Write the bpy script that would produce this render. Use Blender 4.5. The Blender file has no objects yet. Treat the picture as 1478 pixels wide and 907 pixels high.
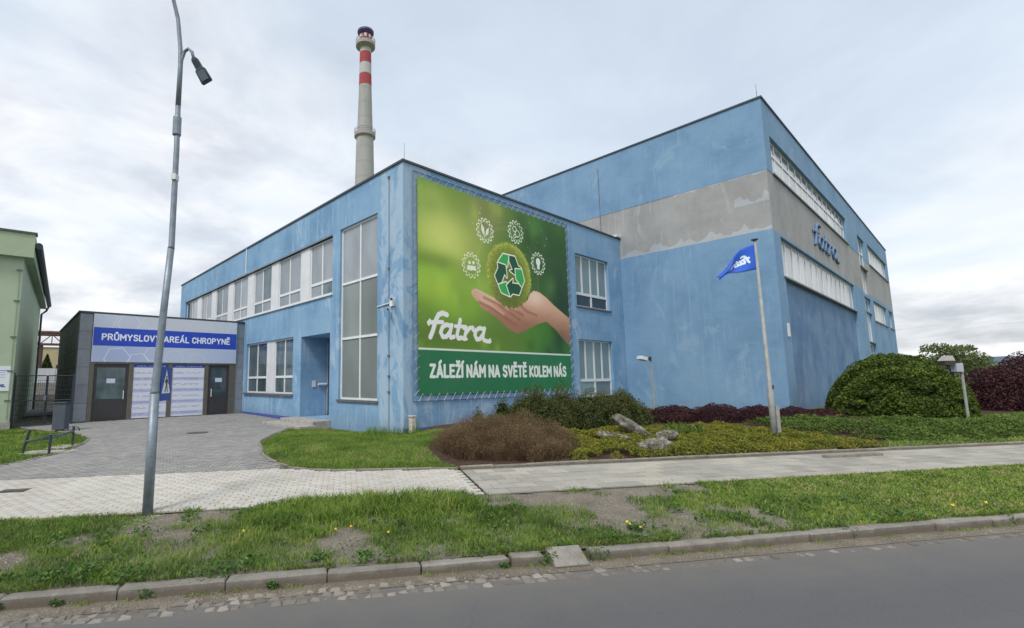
import bpy, math, random
import numpy as np
from mathutils import Vector, Matrix
rnd = random.Random(7)
rng = np.random.default_rng(11)
sc = bpy.context.scene
COL = sc.collection
R = math.radians

# ------------------------------------------------------------ camera
CH = 1.615
F_, CX_, CY_ = 695.02, 628.11, 464.33
pitch, roll, yaw = 0.1195, -0.0108, 0.8479
fw = Vector((math.cos(yaw)*math.cos(pitch), math.sin(yaw)*math.cos(pitch), math.sin(pitch)))
r0 = Vector((math.sin(yaw), -math.cos(yaw), 0)); u0 = r0.cross(fw)
rr_ = math.cos(roll)*r0 + math.sin(roll)*u0
uu_ = -math.sin(roll)*r0 + math.cos(roll)*u0
cam = bpy.data.cameras.new('camera'); camo = bpy.data.objects.new('camera', cam); COL.objects.link(camo)
camo.matrix_world = Matrix(((rr_.x, uu_.x, -fw.x, 0), (rr_.y, uu_.y, -fw.y, 0), (rr_.z, uu_.z, -fw.z, CH), (0, 0, 0, 1)))
cam.sensor_width = 36; cam.lens = F_/1478*36
cam.shift_x = (739-CX_)/1478; cam.shift_y = (CY_-453.5)/1478
cam.clip_start = .05; cam.clip_end = 9000
sc.camera = camo

def ray(px, py):
    return fw + (px-CX_)/F_*rr_ - (py-CY_)/F_*uu_
def at(axis, val, px, py):          # pixel of the survey photo -> point on an axis plane
    d = ray(px, py); o = Vector((0, 0, CH)); t = (val-o[axis])/d[axis]
    return o + t*d
def far(px, py, dist):
    return Vector((0, 0, CH)) + ray(px, py)*dist

# ------------------------------------------------------------ sky, sun, exposure
SUN_EL, SUN_AZ = R(52), R(200)      # azimuth of the sun in scene xy (from +x, ccw)
W = bpy.data.worlds.new("World"); sc.world = W; W.use_nodes = True
nt = W.node_tree; nt.nodes.clear()
def N(t, ty, **kw):
    n = t.nodes.new(ty)
    for k, v in kw.items(): setattr(n, k, v)
    return n
out = N(nt, 'ShaderNodeOutputWorld'); bg = N(nt, 'ShaderNodeBackground'); bg.inputs['Strength'].default_value = .1
sky = N(nt, 'ShaderNodeTexSky', sky_type='NISHITA'); sky.sun_disc = False
sky.sun_elevation = SUN_EL; sky.sun_rotation = R(90)-SUN_AZ; sky.air_density = 1.2; sky.dust_density = 2
tc = N(nt, 'ShaderNodeTexCoord'); sep = N(nt, 'ShaderNodeSeparateXYZ'); nt.links.new(tc.outputs['Generated'], sep.inputs[0])
def M(t, op, a, b=None, c=None):
    n = N(t, 'ShaderNodeMath', operation=op)
    for i, v in enumerate((a, b, c)):
        if v is None: continue
        if isinstance(v, (int, float)): n.inputs[i].default_value = v
        else: t.links.new(v, n.inputs[i])
    return n.outputs[0]
zz = M(nt, 'ADD', M(nt, 'MAXIMUM', sep.outputs[2], 0.0), .20)
cmb = N(nt, 'ShaderNodeCombineXYZ')
nt.links.new(M(nt, 'DIVIDE', sep.outputs[0], zz), cmb.inputs[0]); nt.links.new(M(nt, 'DIVIDE', sep.outputs[1], zz), cmb.inputs[1])
def NZ(t, vec, scale, detail=4, rough=.55, dist=0):
    n = N(t, 'ShaderNodeTexNoise'); n.inputs['Scale'].default_value = scale; n.inputs['Detail'].default_value = detail
    n.inputs['Roughness'].default_value = rough; n.inputs['Distortion'].default_value = dist
    if vec is not None: t.links.new(vec, n.inputs['Vector'])
    return n.outputs['Fac']
def RAMP(t, fac, stops, interp='LINEAR'):
    n = N(t, 'ShaderNodeValToRGB'); cr = n.color_ramp; cr.interpolation = interp
    while len(cr.elements) < len(stops): cr.elements.new(.5)
    for e, (p, c) in zip(cr.elements, stops):
        e.position = p; e.color = (*c, 1) if len(c) == 3 else c
    t.links.new(fac, n.inputs[0]); return n.outputs[0]
def MIX(t, fac, a, b, mode='MIX'):
    n = N(t, 'ShaderNodeMix', data_type='RGBA', blend_type=mode)
    for i, v in ((0, fac), (6, a), (7, b)):
        if isinstance(v, (int, float)): n.inputs[i].default_value = v
        elif isinstance(v, tuple): n.inputs[i].default_value = (*v, 1)[:4]
        else: t.links.new(v, n.inputs[i])
    return n.outputs[2]
def mapv(t, vec, scale):
    n = N(t, 'ShaderNodeMapping'); n.inputs['Scale'].default_value = scale; t.links.new(vec, n.inputs[0]); return n.outputs[0]
cloud1 = M(nt, 'ADD', M(nt, 'MULTIPLY', NZ(nt, cmb.outputs[0], .62, 7, .5, .3), .60), M(nt, 'MULTIPLY', NZ(nt, cmb.outputs[0], 1.9, 8, .58, .35), .40))
cl_col = RAMP(nt, cloud1, [(.40, (3.7, 3.9, 4.35)), (.455, (4.9, 5.1, 5.5)), (.505, (6.3, 6.4, 6.65)), (.55, (7.6, 7.6, 7.6))])
cover = NZ(nt, mapv(nt, cmb.outputs[0], (1.3, 1.3, 1)), .33, 5, .55, .4)
gap = RAMP(nt, cover, [(.42, (.75, .75, .75)), (.55, (.0, .0, .0))])
nsky = MIX(nt, 1.0, sky.outputs[0], (1.0, 1.0, 1.0), 'MULTIPLY')
mixc = MIX(nt, gap, cl_col, (4.7, 5.5, 6.4))
mixn = MIX(nt, .12, mixc, nsky)
nt.links.new(mixn, bg.inputs[0]); nt.links.new(bg.outputs[0], out.inputs[0])
sun = bpy.data.lights.new('sun', 'SUN'); sun.energy = 1.5; sun.angle = R(14); sun.color = (1, .96, .9)
suno = bpy.data.objects.new('sun', sun); COL.objects.link(suno)
sd = Vector((math.cos(SUN_EL)*math.cos(SUN_AZ), math.cos(SUN_EL)*math.sin(SUN_AZ), math.sin(SUN_EL)))
suno.rotation_euler = sd.to_track_quat('Z', 'Y').to_euler(); suno.location = (0, 0, 40)
sc.view_settings.view_transform = 'Standard'; sc.view_settings.look = 'None'
sc.view_settings.exposure = 0.6; sc.view_settings.gamma = 1.0

# ------------------------------------------------------------ mesh helpers
ORG = {}
class MB:
    def __init__(s): s.v = []; s.f = []; s.uv = None
    def quad(s, *p):
        i = len(s.v); s.v += [tuple(q) for q in p]; s.f.append(tuple(range(i, i+len(p))))
    def hexa(s, p):                    # 8 corners: bottom 4 (ccw), top 4
        i = len(s.v); s.v += [tuple(q) for q in p]
        for f in ((3, 2, 1, 0), (4, 5, 6, 7), (0, 1, 5, 4), (1, 2, 6, 5), (2, 3, 7, 6), (3, 0, 4, 7)):
            s.f.append(tuple(i+k for k in f))
    def box(s, x0, x1, y0, y1, z0, z1):
        s.hexa([(x0, y0, z0), (x1, y0, z0), (x1, y1, z0), (x0, y1, z0), (x0, y0, z1), (x1, y0, z1), (x1, y1, z1), (x0, y1, z1)])
    def obox(s, c, ax, ay, az, hx, hy, hz):   # oriented box
        c, ax, ay, az = map(Vector, (c, ax, ay, az))
        s.hexa([c+ax*(i*hx)+ay*(j*hy)+az*(k*hz) for k in (-1, 1) for i, j in ((-1, -1), (1, -1), (1, 1), (-1, 1))])
    def fbox(s, fr, a0, a1, z0, z1, d0, d1):  # box in a facade frame
        s.hexa([fr(a, z, d) for z in (z0, z1) for a, d in ((a0, d0), (a1, d0), (a1, d1), (a0, d1))])
    def tube(s, path, rad, n=10, cap=True):
        path = [Vector(p) for p in path]; rad = rad if hasattr(rad, '__len__') else [rad]*len(path)
        base = len(s.v); up = None
        for i, p in enumerate(path):
            t = (path[min(i+1, len(path)-1)]-path[max(i-1, 0)]).normalized()
            if up is None:
                up = Vector((1, 0, 0)) if abs(t.x) < .9 else Vector((0, 1, 0))
            a = (up - t*up.dot(t)).normalized(); b = t.cross(a); up = a
            for k in range(n):
                an = 2*math.pi*k/n; s.v.append(tuple(p + (a*math.cos(an)+b*math.sin(an))*rad[i]))
        for i in range(len(path)-1):
            for k in range(n):
                k2 = (k+1) % n
                s.f.append((base+i*n+k, base+i*n+k2, base+(i+1)*n+k2, base+(i+1)*n+k))
        if cap:
            s.f.append(tuple(base+k for k in range(n-1, -1, -1)))
            s.f.append(tuple(base+(len(path)-1)*n+k for k in range(n)))
    def lathe(s, c, prof, n=32):       # prof: list of (r, z)
        c = Vector(c); base = len(s.v)
        for r, z in prof:
            for k in range(n):
                an = 2*math.pi*k/n; s.v.append((c.x+r*math.cos(an), c.y+r*math.sin(an), c.z+z))
        for i in range(len(prof)-1):
            for k in range(n):
                k2 = (k+1) % n
                s.f.append((base+i*n+k, base+i*n+k2, base+(i+1)*n+k2, base+(i+1)*n+k))
        s.f.append(tuple(base+(len(prof)-1)*n+k for k in range(n)))
        s.f.append(tuple(base+k for k in range(n-1, -1, -1)))
    def build(s, name, m, parent=None, smooth=False, origin=None, bevel=0):
        o0 = Vector(origin) if origin is not None else (ORG.get(parent.name, Vector()) if parent else Vector())
        me = bpy.data.meshes.new(name)
        me.from_pydata([(x-o0.x, y-o0.y, z-o0.z) for x, y, z in s.v], [], s.f)
        if s.uv is not None:
            l = me.uv_layers.new(name='UVMap'); l.data.foreach_set('uv', np.array(s.uv, dtype=np.float32).ravel())
        me.materials.append(m); 
        if smooth: me.polygons.foreach_set('use_smooth', [True]*len(me.polygons))
        o = bpy.data.objects.new(name, me); COL.objects.link(o)
        if parent is not None: o.parent = parent; ORG[o.name] = o0
        else: o.location = o0; ORG[o.name] = o0
        if bevel:
            b = o.modifiers.new('bevel', 'BEVEL'); b.width = bevel; b.segments = 2; b.limit_method = 'ANGLE'
        return o
def npmesh(name, V, Fq, m, parent=None, tint=None, smooth=False, origin=None, kind=None):
    """V (n,3), Fq (m,k) faces of one size; tint (m,) per-face number"""
    o0 = np.array(origin if origin is not None else (ORG.get(parent.name, Vector()) if parent else (0, 0, 0)), float)
    V = np.asarray(V, float)-o0; Fq = np.asarray(Fq); k = Fq.shape[1]
    me = bpy.data.meshes.new(name)
    me.vertices.add(len(V)); me.vertices.foreach_set('co', V.astype(np.float32).ravel())
    me.loops.add(Fq.size); me.loops.foreach_set('vertex_index', Fq.astype(np.int32).ravel())
    me.polygons.add(len(Fq)); me.polygons.foreach_set('loop_start', np.arange(0, Fq.size, k, dtype=np.int32))
    me.polygons.foreach_set('loop_total', np.full(len(Fq), k, dtype=np.int32))
    me.update(calc_edges=True)
    if tint is not None:
        a = me.attributes.new('tint', 'FLOAT', 'FACE'); a.data.foreach_set('value', np.asarray(tint, dtype=np.float32))
    me.materials.append(m)
    if smooth: me.polygons.foreach_set('use_smooth', [True]*len(me.polygons))
    o = bpy.data.objects.new(name, me); COL.objects.link(o)
    if parent is not None: o.parent = parent
    else: o.location = tuple(o0)
    ORG[o.name] = Vector(o0)
    if kind: o['kind'] = kind
    return o
def tag(o, label=None, cat=None, group=None, kind=None):
    if label: o['label'] = label
    if cat: o['category'] = cat
    if group: o['group'] = group
    if kind: o['kind'] = kind
    return o
def thing(name, loc, label, cat, group=None):
    o = bpy.data.objects.new(name, None); COL.objects.link(o); o.location = loc; o.empty_display_size = .3
    ORG[o.name] = Vector(loc); return tag(o, label, cat, group)
def inst(me, name, loc, parent, rz=0, scale=None, rot=None):
    o = bpy.data.objects.new(name, me); COL.objects.link(o)
    o.location = Vector(loc)-ORG.get(parent.name, Vector()); o.rotation_euler = rot or (0, 0, rz)
    if scale: o.scale = scale
    o.parent = parent; return o

# ------------------------------------------------------------ materials
def newmat(name):
    m = bpy.data.materials.new(name); m.use_nodes = True
    t = m.node_tree; b = t.nodes['Principled BSDF']
    c = N(t, 'ShaderNodeTexCoord'); return m, t, b, c.outputs['Object']
def mapv(t, vec, scale):
    n = N(t, 'ShaderNodeMapping'); n.inputs['Scale'].default_value = scale; t.links.new(vec, n.inputs[0]); return n.outputs[0]
def bump(t, b, h, dist=.01, strength=1):
    n = N(t, 'ShaderNodeBump'); n.inputs['Distance'].default_value = dist; n.inputs['Strength'].default_value = strength
    t.links.new(h, n.inputs['Height']); t.links.new(n.outputs[0], b.inputs['Normal'])
def simple(name, col, rough=.6, var=.25, scale=6, metal=0, bmp=0, bscale=60, spec=None, obj_var=0):
    m, t, b, v = newmat(name)
    f = NZ(t, v, scale, 6, .6)
    lo = tuple(c*(1-var) for c in col); hi = tuple(min(1, c*(1+var)) for c in col)
    c = RAMP(t, f, [(.3, lo), (.7, hi)])
    if obj_var:
        oi = N(t, 'ShaderNodeObjectInfo')
        c = MIX(t, 1.0, c, RAMP(t, oi.outputs['Random'], [(0, (1-obj_var,)*3), (1, (1+obj_var*.5,)*3)]), 'MULTIPLY')
    t.links.new(c, b.inputs['Base Color']); b.inputs['Roughness'].default_value = rough; b.inputs['Metallic'].default_value = metal
    if spec is not None: b.inputs['Specular IOR Level'].default_value = spec
    if bmp: bump(t, b, NZ(t, v, bscale, 4, .6), bmp)
    return m
def plaster(name, col, light, dark, streak=.5, worn=.5, wornc=None, corner=0, wash=.5):
    """painted render: cloudy tone, vertical run marks, pale worn patches, cracks, splashed foot, fine grain"""
    m, t, b, v = newmat(name); wornc = wornc or light
    c = RAMP(t, NZ(t, v, .45, 8, .66), [(.36, dark), (.5, col), (.66, light)])
    sp = N(t, 'ShaderNodeSeparateXYZ'); t.links.new(v, sp.inputs[0])
    zone = RAMP(t, NZ(t, mapv(t, v, (.6, .6, .25)), .8, 4, .6), [(.42, (.15,)*3), (.6, (1,)*3)])
    def mixm(fac, a, b_):
        return MIX(t, MIX(t, 1.0, fac, zone, 'MULTIPLY'), a, b_)
    st = NZ(t, mapv(t, v, (5.5, 5.5, .22)), 1.0, 7, .68, .25)
    c = mixm(RAMP(t, st, [(.50, (0, 0, 0)), (.66, (streak,)*3)]), c, dark)
    st2 = NZ(t, mapv(t, v, (7, 7, .30)), 1.1, 7, .7, .35)
    c = mixm(RAMP(t, st2, [(.55, (0, 0, 0)), (.63, (worn,)*3)]), c, wornc)
    pt = NZ(t, mapv(t, v, (1.1, 1.1, .6)), .8, 11, .74, .8)
    if corner:
        k = M(t, 'SUBTRACT', 1.35, M(t, 'ADD', M(t, 'ABSOLUTE', sp.outputs[0]), M(t, 'ABSOLUTE', sp.outputs[1])))
        pt = M(t, 'ADD', pt, M(t, 'MULTIPLY', M(t, 'MINIMUM', M(t, 'MAXIMUM', M(t, 'MULTIPLY', k, 5), 0), 1), corner))
    c = MIX(t, RAMP(t, pt, [(.57, (0, 0, 0)), (.62, (worn*.8,)*3)]), c, wornc)
    hz = NZ(t, mapv(t, v, (.25, .25, 3.2)), 1.5, 7, .68, 1.0)
    c = MIX(t, RAMP(t, hz, [(.585, (0, 0, 0)), (.62, (worn*.35,)*3), (.66, (0, 0, 0))]), c, wornc)
    # rain washed, dirty foot of the wall
    ft = M(t, 'SUBTRACT', M(t, 'MULTIPLY', NZ(t, mapv(t, v, (2.5, 2.5, .8)), 1.2, 7, .7), 1.5), M(t, 'MULTIPLY', sp.outputs[2], .9))
    c = MIX(t, RAMP(t, ft, [(.25, (0, 0, 0)), (.9, (wash,)*3)]), c, tuple(.5*x+.5*g for x, g in zip(dark, (.16, .15, .13))))
    t.links.new(c, b.inputs['Base Color']); b.inputs['Roughness'].default_value = .82
    b.inputs['Specular IOR Level'].default_value = .3
    bump(t, b, M(t, 'ADD', NZ(t, v, 45, 5, .7), M(t, 'MULTIPLY', NZ(t, v, 2.5, 4, .6), 1.5)), .012, .6)
    return m
BLUE = plaster('blue_plaster', (.205, .365, .55), (.26, .42, .595), (.15, .29, .46), .65, .85, (.41, .53, .65), .12)
BLUE2 = plaster('blue_plaster_hall', (.185, .325, .49), (.215, .355, .515), (.15, .275, .43), .45, .5, (.30, .43, .56))
BLUED = plaster('blue_plaster_panel', (.135, .245, .40), (.19, .30, .44), (.085, .18, .33), .8, .4, (.28, .37, .44))
GREYP = plaster('grey_plaster', (.34, .345, .345), (.385, .39, .39), (.29, .295, .295), .4, .6, (.46, .48, .49))
PATCH = plaster('repair_plaster', (.42, .45, .48), (.48, .51, .54), (.34, .38, .42), .3, .5, (.45, .5, .54))
GREENP = plaster('green_plaster', (.42, .51, .37), (.44, .53, .39), (.39, .48, .345), .2, .08)
GREEND = plaster('green_cornice', (.39, .48, .33), (.43, .52, .36), (.35, .44, .30), .3, .1)
PLINTH = simple('plinth_blue', (.075, .10, .34), .6, .2, 4, bmp=.004)
WHITE = simple('white_frame', (.74, .76, .78), .38, .06, 3)
WPANEL = simple('white_panel', (.66, .68, .71), .45, .08, 2)
SILL = simple('sill_metal', (.16, .17, .18), .45, .2, 5, .3)
COPING = simple('coping_metal', (.07, .08, .09), .5, .25, 3, .3)
ROOF = simple('roof_felt', (.12, .12, .125), .9, .3, 2, bmp=.01)
def glass(name, col, rough=.06, var=.35, scale=.9):
    m, t, b, v = newmat(name)
    c = RAMP(t, NZ(t, mapv(t, v, (1, 1, .5)), scale, 4, .55), [(.3, tuple(x*(1-var) for x in col)), (.7, tuple(x*(1+var) for x in col))])
    oi = N(t, 'ShaderNodeObjectInfo')
    c = MIX(t, 1.0, c, RAMP(t, oi.outputs['Random'], [(0, (.72,)*3), (1, (1.18,)*3)]), 'MULTIPLY')
    t.links.new(c, b.inputs['Base Color']); b.inputs['Roughness'].default_value = rough
    b.inputs['Specular IOR Level'].default_value = .6
    bump(t, b, NZ(t, v, 1.3, 2, .5), .02, .25)
    return m
G_BLIND = glass('glass_with_blinds', (.285, .315, .345), .07, .2)
G_FROST = glass('frosted_glass', (.20, .23, .225), .22, .2, .5)
G_DARK = glass('dark_glass', (.05, .075, .095), .04, .4)
G_CURT = glass('curtained_glass', (.23, .31, .33), .12, .15)
G_ROOM = glass('room_glass', (.10, .145, .165), .05, .5, 1.6)
G_BOARD = glass('white_boarded_glass', (.52, .55, .57), .25, .12)
STEEL = simple('galvanised_steel', (.22, .26, .30), .5, .2, 9, .55, bmp=.001)
DKSTEEL = simple('dark_painted_steel', (.032, .042, .055), .5, .25, 9)
ALU = simple('dark_aluminium', (.045, .043, .045), .45, .15, 6)
BRONZE = simple('bronze_frame', (.15, .14, .115), .45, .15, 6, .3)
POLEGREY = simple('weathered_pole', (.30, .31, .30), .6, .25, 5)
CONC = simple('concrete', (.36, .34, .31), .9, .3, 7, bmp=.006)
def dirty_stone(name, top, dirt):
    m, t, b, v = newmat(name); ge = N(t, 'ShaderNodeNewGeometry'); P = ge.outputs['Position']
    sp = N(t, 'ShaderNodeSeparateXYZ'); t.links.new(v, sp.inputs[0])
    c = RAMP(t, NZ(t, P, 6, 8, .7), [(.3, tuple(x*.72 for x in top)), (.6, top), (.75, tuple(x*1.2 for x in top))])
    oi = N(t, 'ShaderNodeObjectInfo'); c = MIX(t, 1.0, c, RAMP(t, oi.outputs['Random'], [(0, (.82,)*3), (1, (1.08,)*3)]), 'MULTIPLY')
    # soil splashed on the lower face and ground into the pores
    hgt = M(t, 'ADD', M(t, 'MULTIPLY', sp.outputs[2], -7.0), M(t, 'MULTIPLY', NZ(t, P, 5, 6, .7), 1.1))
    c = MIX(t, RAMP(t, hgt, [(.62, (0, 0, 0)), (1.15, (.85,)*3)]), c, dirt)
    c = MIX(t, RAMP(t, NZ(t, P, 2.2, 7, .7, .5), [(.5, (0, 0, 0)), (.7, (.6,)*3)]), c, dirt)
    c = MIX(t, RAMP(t, NZ(t, P, 70, 4, .7), [(.5, (0, 0, 0)), (.7, (.45,)*3)]), c, tuple(x*.5 for x in dirt))
    t.links.new(c, b.inputs['Base Color']); b.inputs['Roughness'].default_value = .92; bump(t, b, NZ(t, P, 60, 6, .75), .012); return m
KERB = dirty_stone('kerb_concrete', (.30, .285, .25), (.145, .12, .09))
EDGE = dirty_stone('edging_concrete', (.29, .27, .225), (.15, .125, .085))
def paver_mat(name, c1, c2, c3, wn=9, var=.5):
    m, t, b, v = newmat(name)
    ge = N(t, 'ShaderNodeNewGeometry')
    oi = N(t, 'ShaderNodeObjectInfo'); ri = ge.outputs['Random Per Island']
    rn = M(t, 'FRACT', M(t, 'ADD', ri, oi.outputs['Random']))
    c = RAMP(t, rn, [(0, c1), (.5, c2), (1, c3)])
    P = ge.outputs['Position']
    dirt = NZ(t, P, .7, 7, .65, .5)
    c = MIX(t, RAMP(t, dirt, [(.42, (0, 0, 0)), (.72, (var,)*3)]), c, tuple(x*.58 for x in c2))
    c = MIX(t, RAMP(t, NZ(t, P, 26, 5, .7), [(.4, (0, 0, 0)), (.75, (.35,)*3)]), c, tuple(x*.6 for x in c2))
    t.links.new(c, b.inputs['Base Color']); b.inputs['Roughness'].default_value = .88
    bump(t, b, NZ(t, P, 120, 4, .7), .004)
    return m
PAV_W = paver_mat('pale_paver', (.43, .39, .33), (.52, .50, .45), (.47, .46, .43), var=.5)
PAV_G = paver_mat('grey_paver', (.21, .21, .205), (.265, .26, .25), (.32, .31, .29))
PAV_S = paver_mat('path_slab', (.30, .285, .25), (.37, .355, .315), (.43, .40, .34))
COBBLE = paver_mat('cobble', (.13, .115, .095), (.21, .19, .16), (.33, .305, .265), var=.85)
def soil_mat(name, stops, scale=3, fine=60, bmp=.03, rough=.95):
    m, t, b, v = newmat(name); ge = N(t, 'ShaderNodeNewGeometry'); P = ge.outputs['Position']
    c = RAMP(t, NZ(t, P, scale, 8, .7), stops)
    c = MIX(t, RAMP(t, NZ(t, P, fine, 4, .75), [(.42, (0, 0, 0)), (.66, (.65,)*3)]), c, tuple(x*1.5 for x in stops[-1][1]))
    t.links.new(c, b.inputs['Base Color']); b.inputs['Roughness'].default_value = rough; b.inputs['Specular IOR Level'].default_value = .2
    bump(t, b, M(t, 'ADD', NZ(t, P, fine, 5, .7), NZ(t, P, scale*3, 4, .6)), bmp)
    return m
SOIL = soil_mat('gravelly_soil', [(.3, (.10, .085, .06)), (.5, (.185, .16, .125)), (.7, (.26, .235, .20))])
SAND = soil_mat('joint_sand', [(.3, (.10, .095, .08)), (.7, (.17, .16, .14))], 4, 50, .01)
MULCH = soil_mat('bark_mulch', [(.3, (.035, .022, .017)), (.5, (.07, .043, .032)), (.7, (.12, .08, .06))], 8, 35, .05)
GUTTER = soil_mat('gutter_grit', [(.3, (.10, .085, .062)), (.5, (.16, .135, .10)), (.7, (.24, .215, .175))], 2.2, 55, .025)
LAWNG = soil_mat('lawn_earth', [(.3, (.05, .075, .025)), (.55, (.085, .11, .035)), (.75, (.13, .13, .06))], 2, 40, .03)
def asphalt():
    m, t, b, v = newmat('asphalt'); ge = N(t, 'ShaderNodeNewGeometry'); P = ge.outputs['Position']
    rt = N(t, 'ShaderNodeMapping'); rt.inputs['Rotation'].default_value = (0, 0, R(31)); t.links.new(P, rt.inputs[0]); Q = rt.outputs[0]
    c = RAMP(t, NZ(t, mapv(t, Q, (.12, .8, 1)), 1.2, 6, .6), [(.3, (.070, .073, .078)), (.7, (.105, .107, .110))])
    c = MIX(t, RAMP(t, NZ(t, P, 140, 3, .7), [(.45, (0, 0, 0)), (.7, (.5,)*3)]), c, (.15, .15, .15))
    c = MIX(t, RAMP(t, NZ(t, P, 38, 6, .75), [(.40, (.0,)*3), (.62, (.55,)*3)]), c, (.125, .125, .125))
    vo = N(t, 'ShaderNodeTexVoronoi', feature='DISTANCE_TO_EDGE'); vo.inputs['Scale'].default_value = .35
    dv = N(t, 'ShaderNodeMixRGB'); dv.inputs[0].default_value = .25; t.links.new(P, dv.inputs[1]); nn = N(t, 'ShaderNodeTexNoise'); nn.inputs['Scale'].default_value = 1.6; nn.inputs['Detail'].default_value = 7; t.links.new(P, nn.inputs['Vector']); t.links.new(nn.outputs['Color'], dv.inputs[2])
    t.links.new(dv.outputs[0], vo.inputs['Vector'])
    c = MIX(t, RAMP(t, vo.outputs['Distance'], [(0, (.18,)*3), (.005, (0, 0, 0))]), c, (.04, .04, .04))
    sp = N(t, 'ShaderNodeSeparateXYZ'); t.links.new(Q, sp.inputs[0])
    # dusty strip along the gutter edge
    e = M(t, 'ADD', sp.outputs[1], M(t, 'MULTIPLY', NZ(t, P, 2.5, 5, .65), .9))
    c = MIX(t, RAMP(t, M(t, 'MULTIPLY', M(t, 'SUBTRACT', e, 4.6), .8), [(0, (0, 0, 0)), (1, (.75,)*3)]), c, (.17, .155, .135))
    t.links.new(c, b.inputs['Base Color']); b.inputs['Roughness'].default_value = .85
    bump(t, b, NZ(t, P, 160, 3, .7), .006)
    return m
ASPH = asphalt()
def leafmat(name, stops, rough=.6, trans=.25):
    m, t, b, v = newmat(name)
    at_ = N(t, 'ShaderNodeAttribute'); at_.attribute_name = 'tint'
    c = RAMP(t, at_.outputs['Fac'], stops)
    t.links.new(c, b.inputs['Base Color']); b.inputs['Roughness'].default_value = rough; b.inputs['Specular IOR Level'].default_value = .25
    tr = N(t, 'ShaderNodeBsdfTranslucent'); t.links.new(c, tr.inputs[0])
    mx = N(t, 'ShaderNodeMixShader'); mx.inputs[0].default_value = trans
    t.links.new(b.outputs[0], mx.inputs[1]); t.links.new(tr.outputs[0], mx.inputs[2])
    t.links.new(mx.outputs[0], t.nodes['Material Output'].inputs[0])
    return m
GRASS = leafmat('grass_blades', [(0, (.06, .12, .022)), (.4, (.14, .24, .038)), (.75, (.25, .36, .06)), (.9, (.33, .32, .12)), (1, (.45, .38, .20))])
WEED = leafmat('weed_leaves', [(0, (.05, .11, .025)), (.6, (.09, .18, .04)), (1, (.15, .24, .06))])
L_DARK = leafmat('dwarf_pine', [(0, (.02, .035, .012)), (.45, (.06, .082, .022)), (.8, (.14, .15, .04)), (1, (.24, .19, .06))])
L_BUSH = leafmat('round_bush_leaves', [(0, (.026, .048, .010)), (.45, (.075, .125, .018)), (.8, (.16, .21, .03)), (1, (.26, .29, .05))])
L_RUST = leafmat('rusty_twigs', [(0, (.06, .036, .024)), (.35, (.15, .09, .055)), (.62, (.25, .165, .095)), (.8, (.20, .18, .07)), (1, (.20, .23, .06))])
L_PURP = leafmat('purple_barberry', [(0, (.025, .010, .013)), (.5, (.065, .024, .030)), (.9, (.12, .045, .048)), (1, (.17, .075, .055))])
L_COVER = leafmat('yellow_juniper', [(0, (.08, .11, .02)), (.45, (.19, .215, .03)), (.8, (.31, .29, .04)), (1, (.34, .23, .055))])
L_GREEN = leafmat('bedding_leaves', [(0, (.045, .085, .02)), (.5, (.115, .185, .035)), (1, (.21, .28, .055))])
L_TREE = leafmat('tree_leaves', [(0, (.05, .08, .03)), (.5, (.13, .17, .055)), (1, (.22, .26, .10))])
YEL = simple('dandelion_yellow', (.75, .55, .03), .6, .1, 5)
BARK = simple('bark', (.09, .07, .055), .9, .35, 9, bmp=.01)
ROCK, _t, _b, _v = newmat('lichen_rock')
_c = RAMP(_t, NZ(_t, _v, 4.5, 8, .7, .6), [(.36, (.06, .054, .044)), (.49, (.21, .195, .165)), (.60, (.44, .43, .40))])
_c = MIX(_t, RAMP(_t, NZ(_t, _v, 9, 6, .7), [(.52, (0, 0, 0)), (.6, (.8,)*3)]), _c, (.20, .17, .10))
_t.links.new(_c, _b.inputs['Base Color']); _b.inputs['Roughness'].default_value = .9; bump(_t, _b, NZ(_t, _v, 11, 8, .7), .08)

# ------------------------------------------------------------ road frame: s along the kerb, n away from the camera
ES, EN = Vector((.857, -.515, 0)).normalized(), Vector((.515, .857, 0)).normalized()
def SN(s, n, z=0): return ES*s + EN*n + Vector((0, 0, z))
def toSN(x, y): return x*ES.x+y*ES.y, x*EN.x+y*EN.y
_kn = np.array([-400, 5.40, 5.50, 5.56, 7.7, 10, 12, 20, 24, 30, 400]); _kz = np.array([-.56, -.56, -.56, -.40, -.25, -.17, -.13, -.10, -.03, 0, 0])
def sst(x): x = np.clip(x, 0, 1); return x*x*(3-2*x)
def G(s, n):
    s = np.asarray(s, float); n = np.asarray(n, float)
    z = np.interp(n, _kn, _kz)
    garden = sst((s-1.5)/1.5)*sst((n-9.6)/3.2)*.26*sst((40-n)/10)
    isl = sst((s+2.3)/1.0)*sst((n-9.9)/2.)*.10*(1-sst((s-1.5)/1.5))*sst((17-n)/3)
    return z + garden + isl
def GXY(x, y): return float(G(*toSN(x, y)))
def vnoise(x, y, seed=0):              # cheap value noise, 0..1
    x = np.asarray(x, float); y = np.asarray(y, float)
    xi = np.floor(x).astype(int); yi = np.floor(y).astype(int); fx = x-xi; fy = y-yi
    fx = fx*fx*(3-2*fx); fy = fy*fy*(3-2*fy)
    def h(a, b): 
        q = np.sin(a*127.1+b*311.7+seed*74.7)*43758.5453; return q-np.floor(q)
    return (h(xi, yi)*(1-fx)+h(xi+1, yi)*fx)*(1-fy)+(h(xi, yi+1)*(1-fx)+h(xi+1, yi+1)*fx)*fy
def fbm(x, y, seed=0):
    return (vnoise(x, y, seed)*.5+vnoise(x*2.1+5, y*2.1, seed+1)*.3+vnoise(x*4.3, y*4.3+9, seed+2)*.2)
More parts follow.
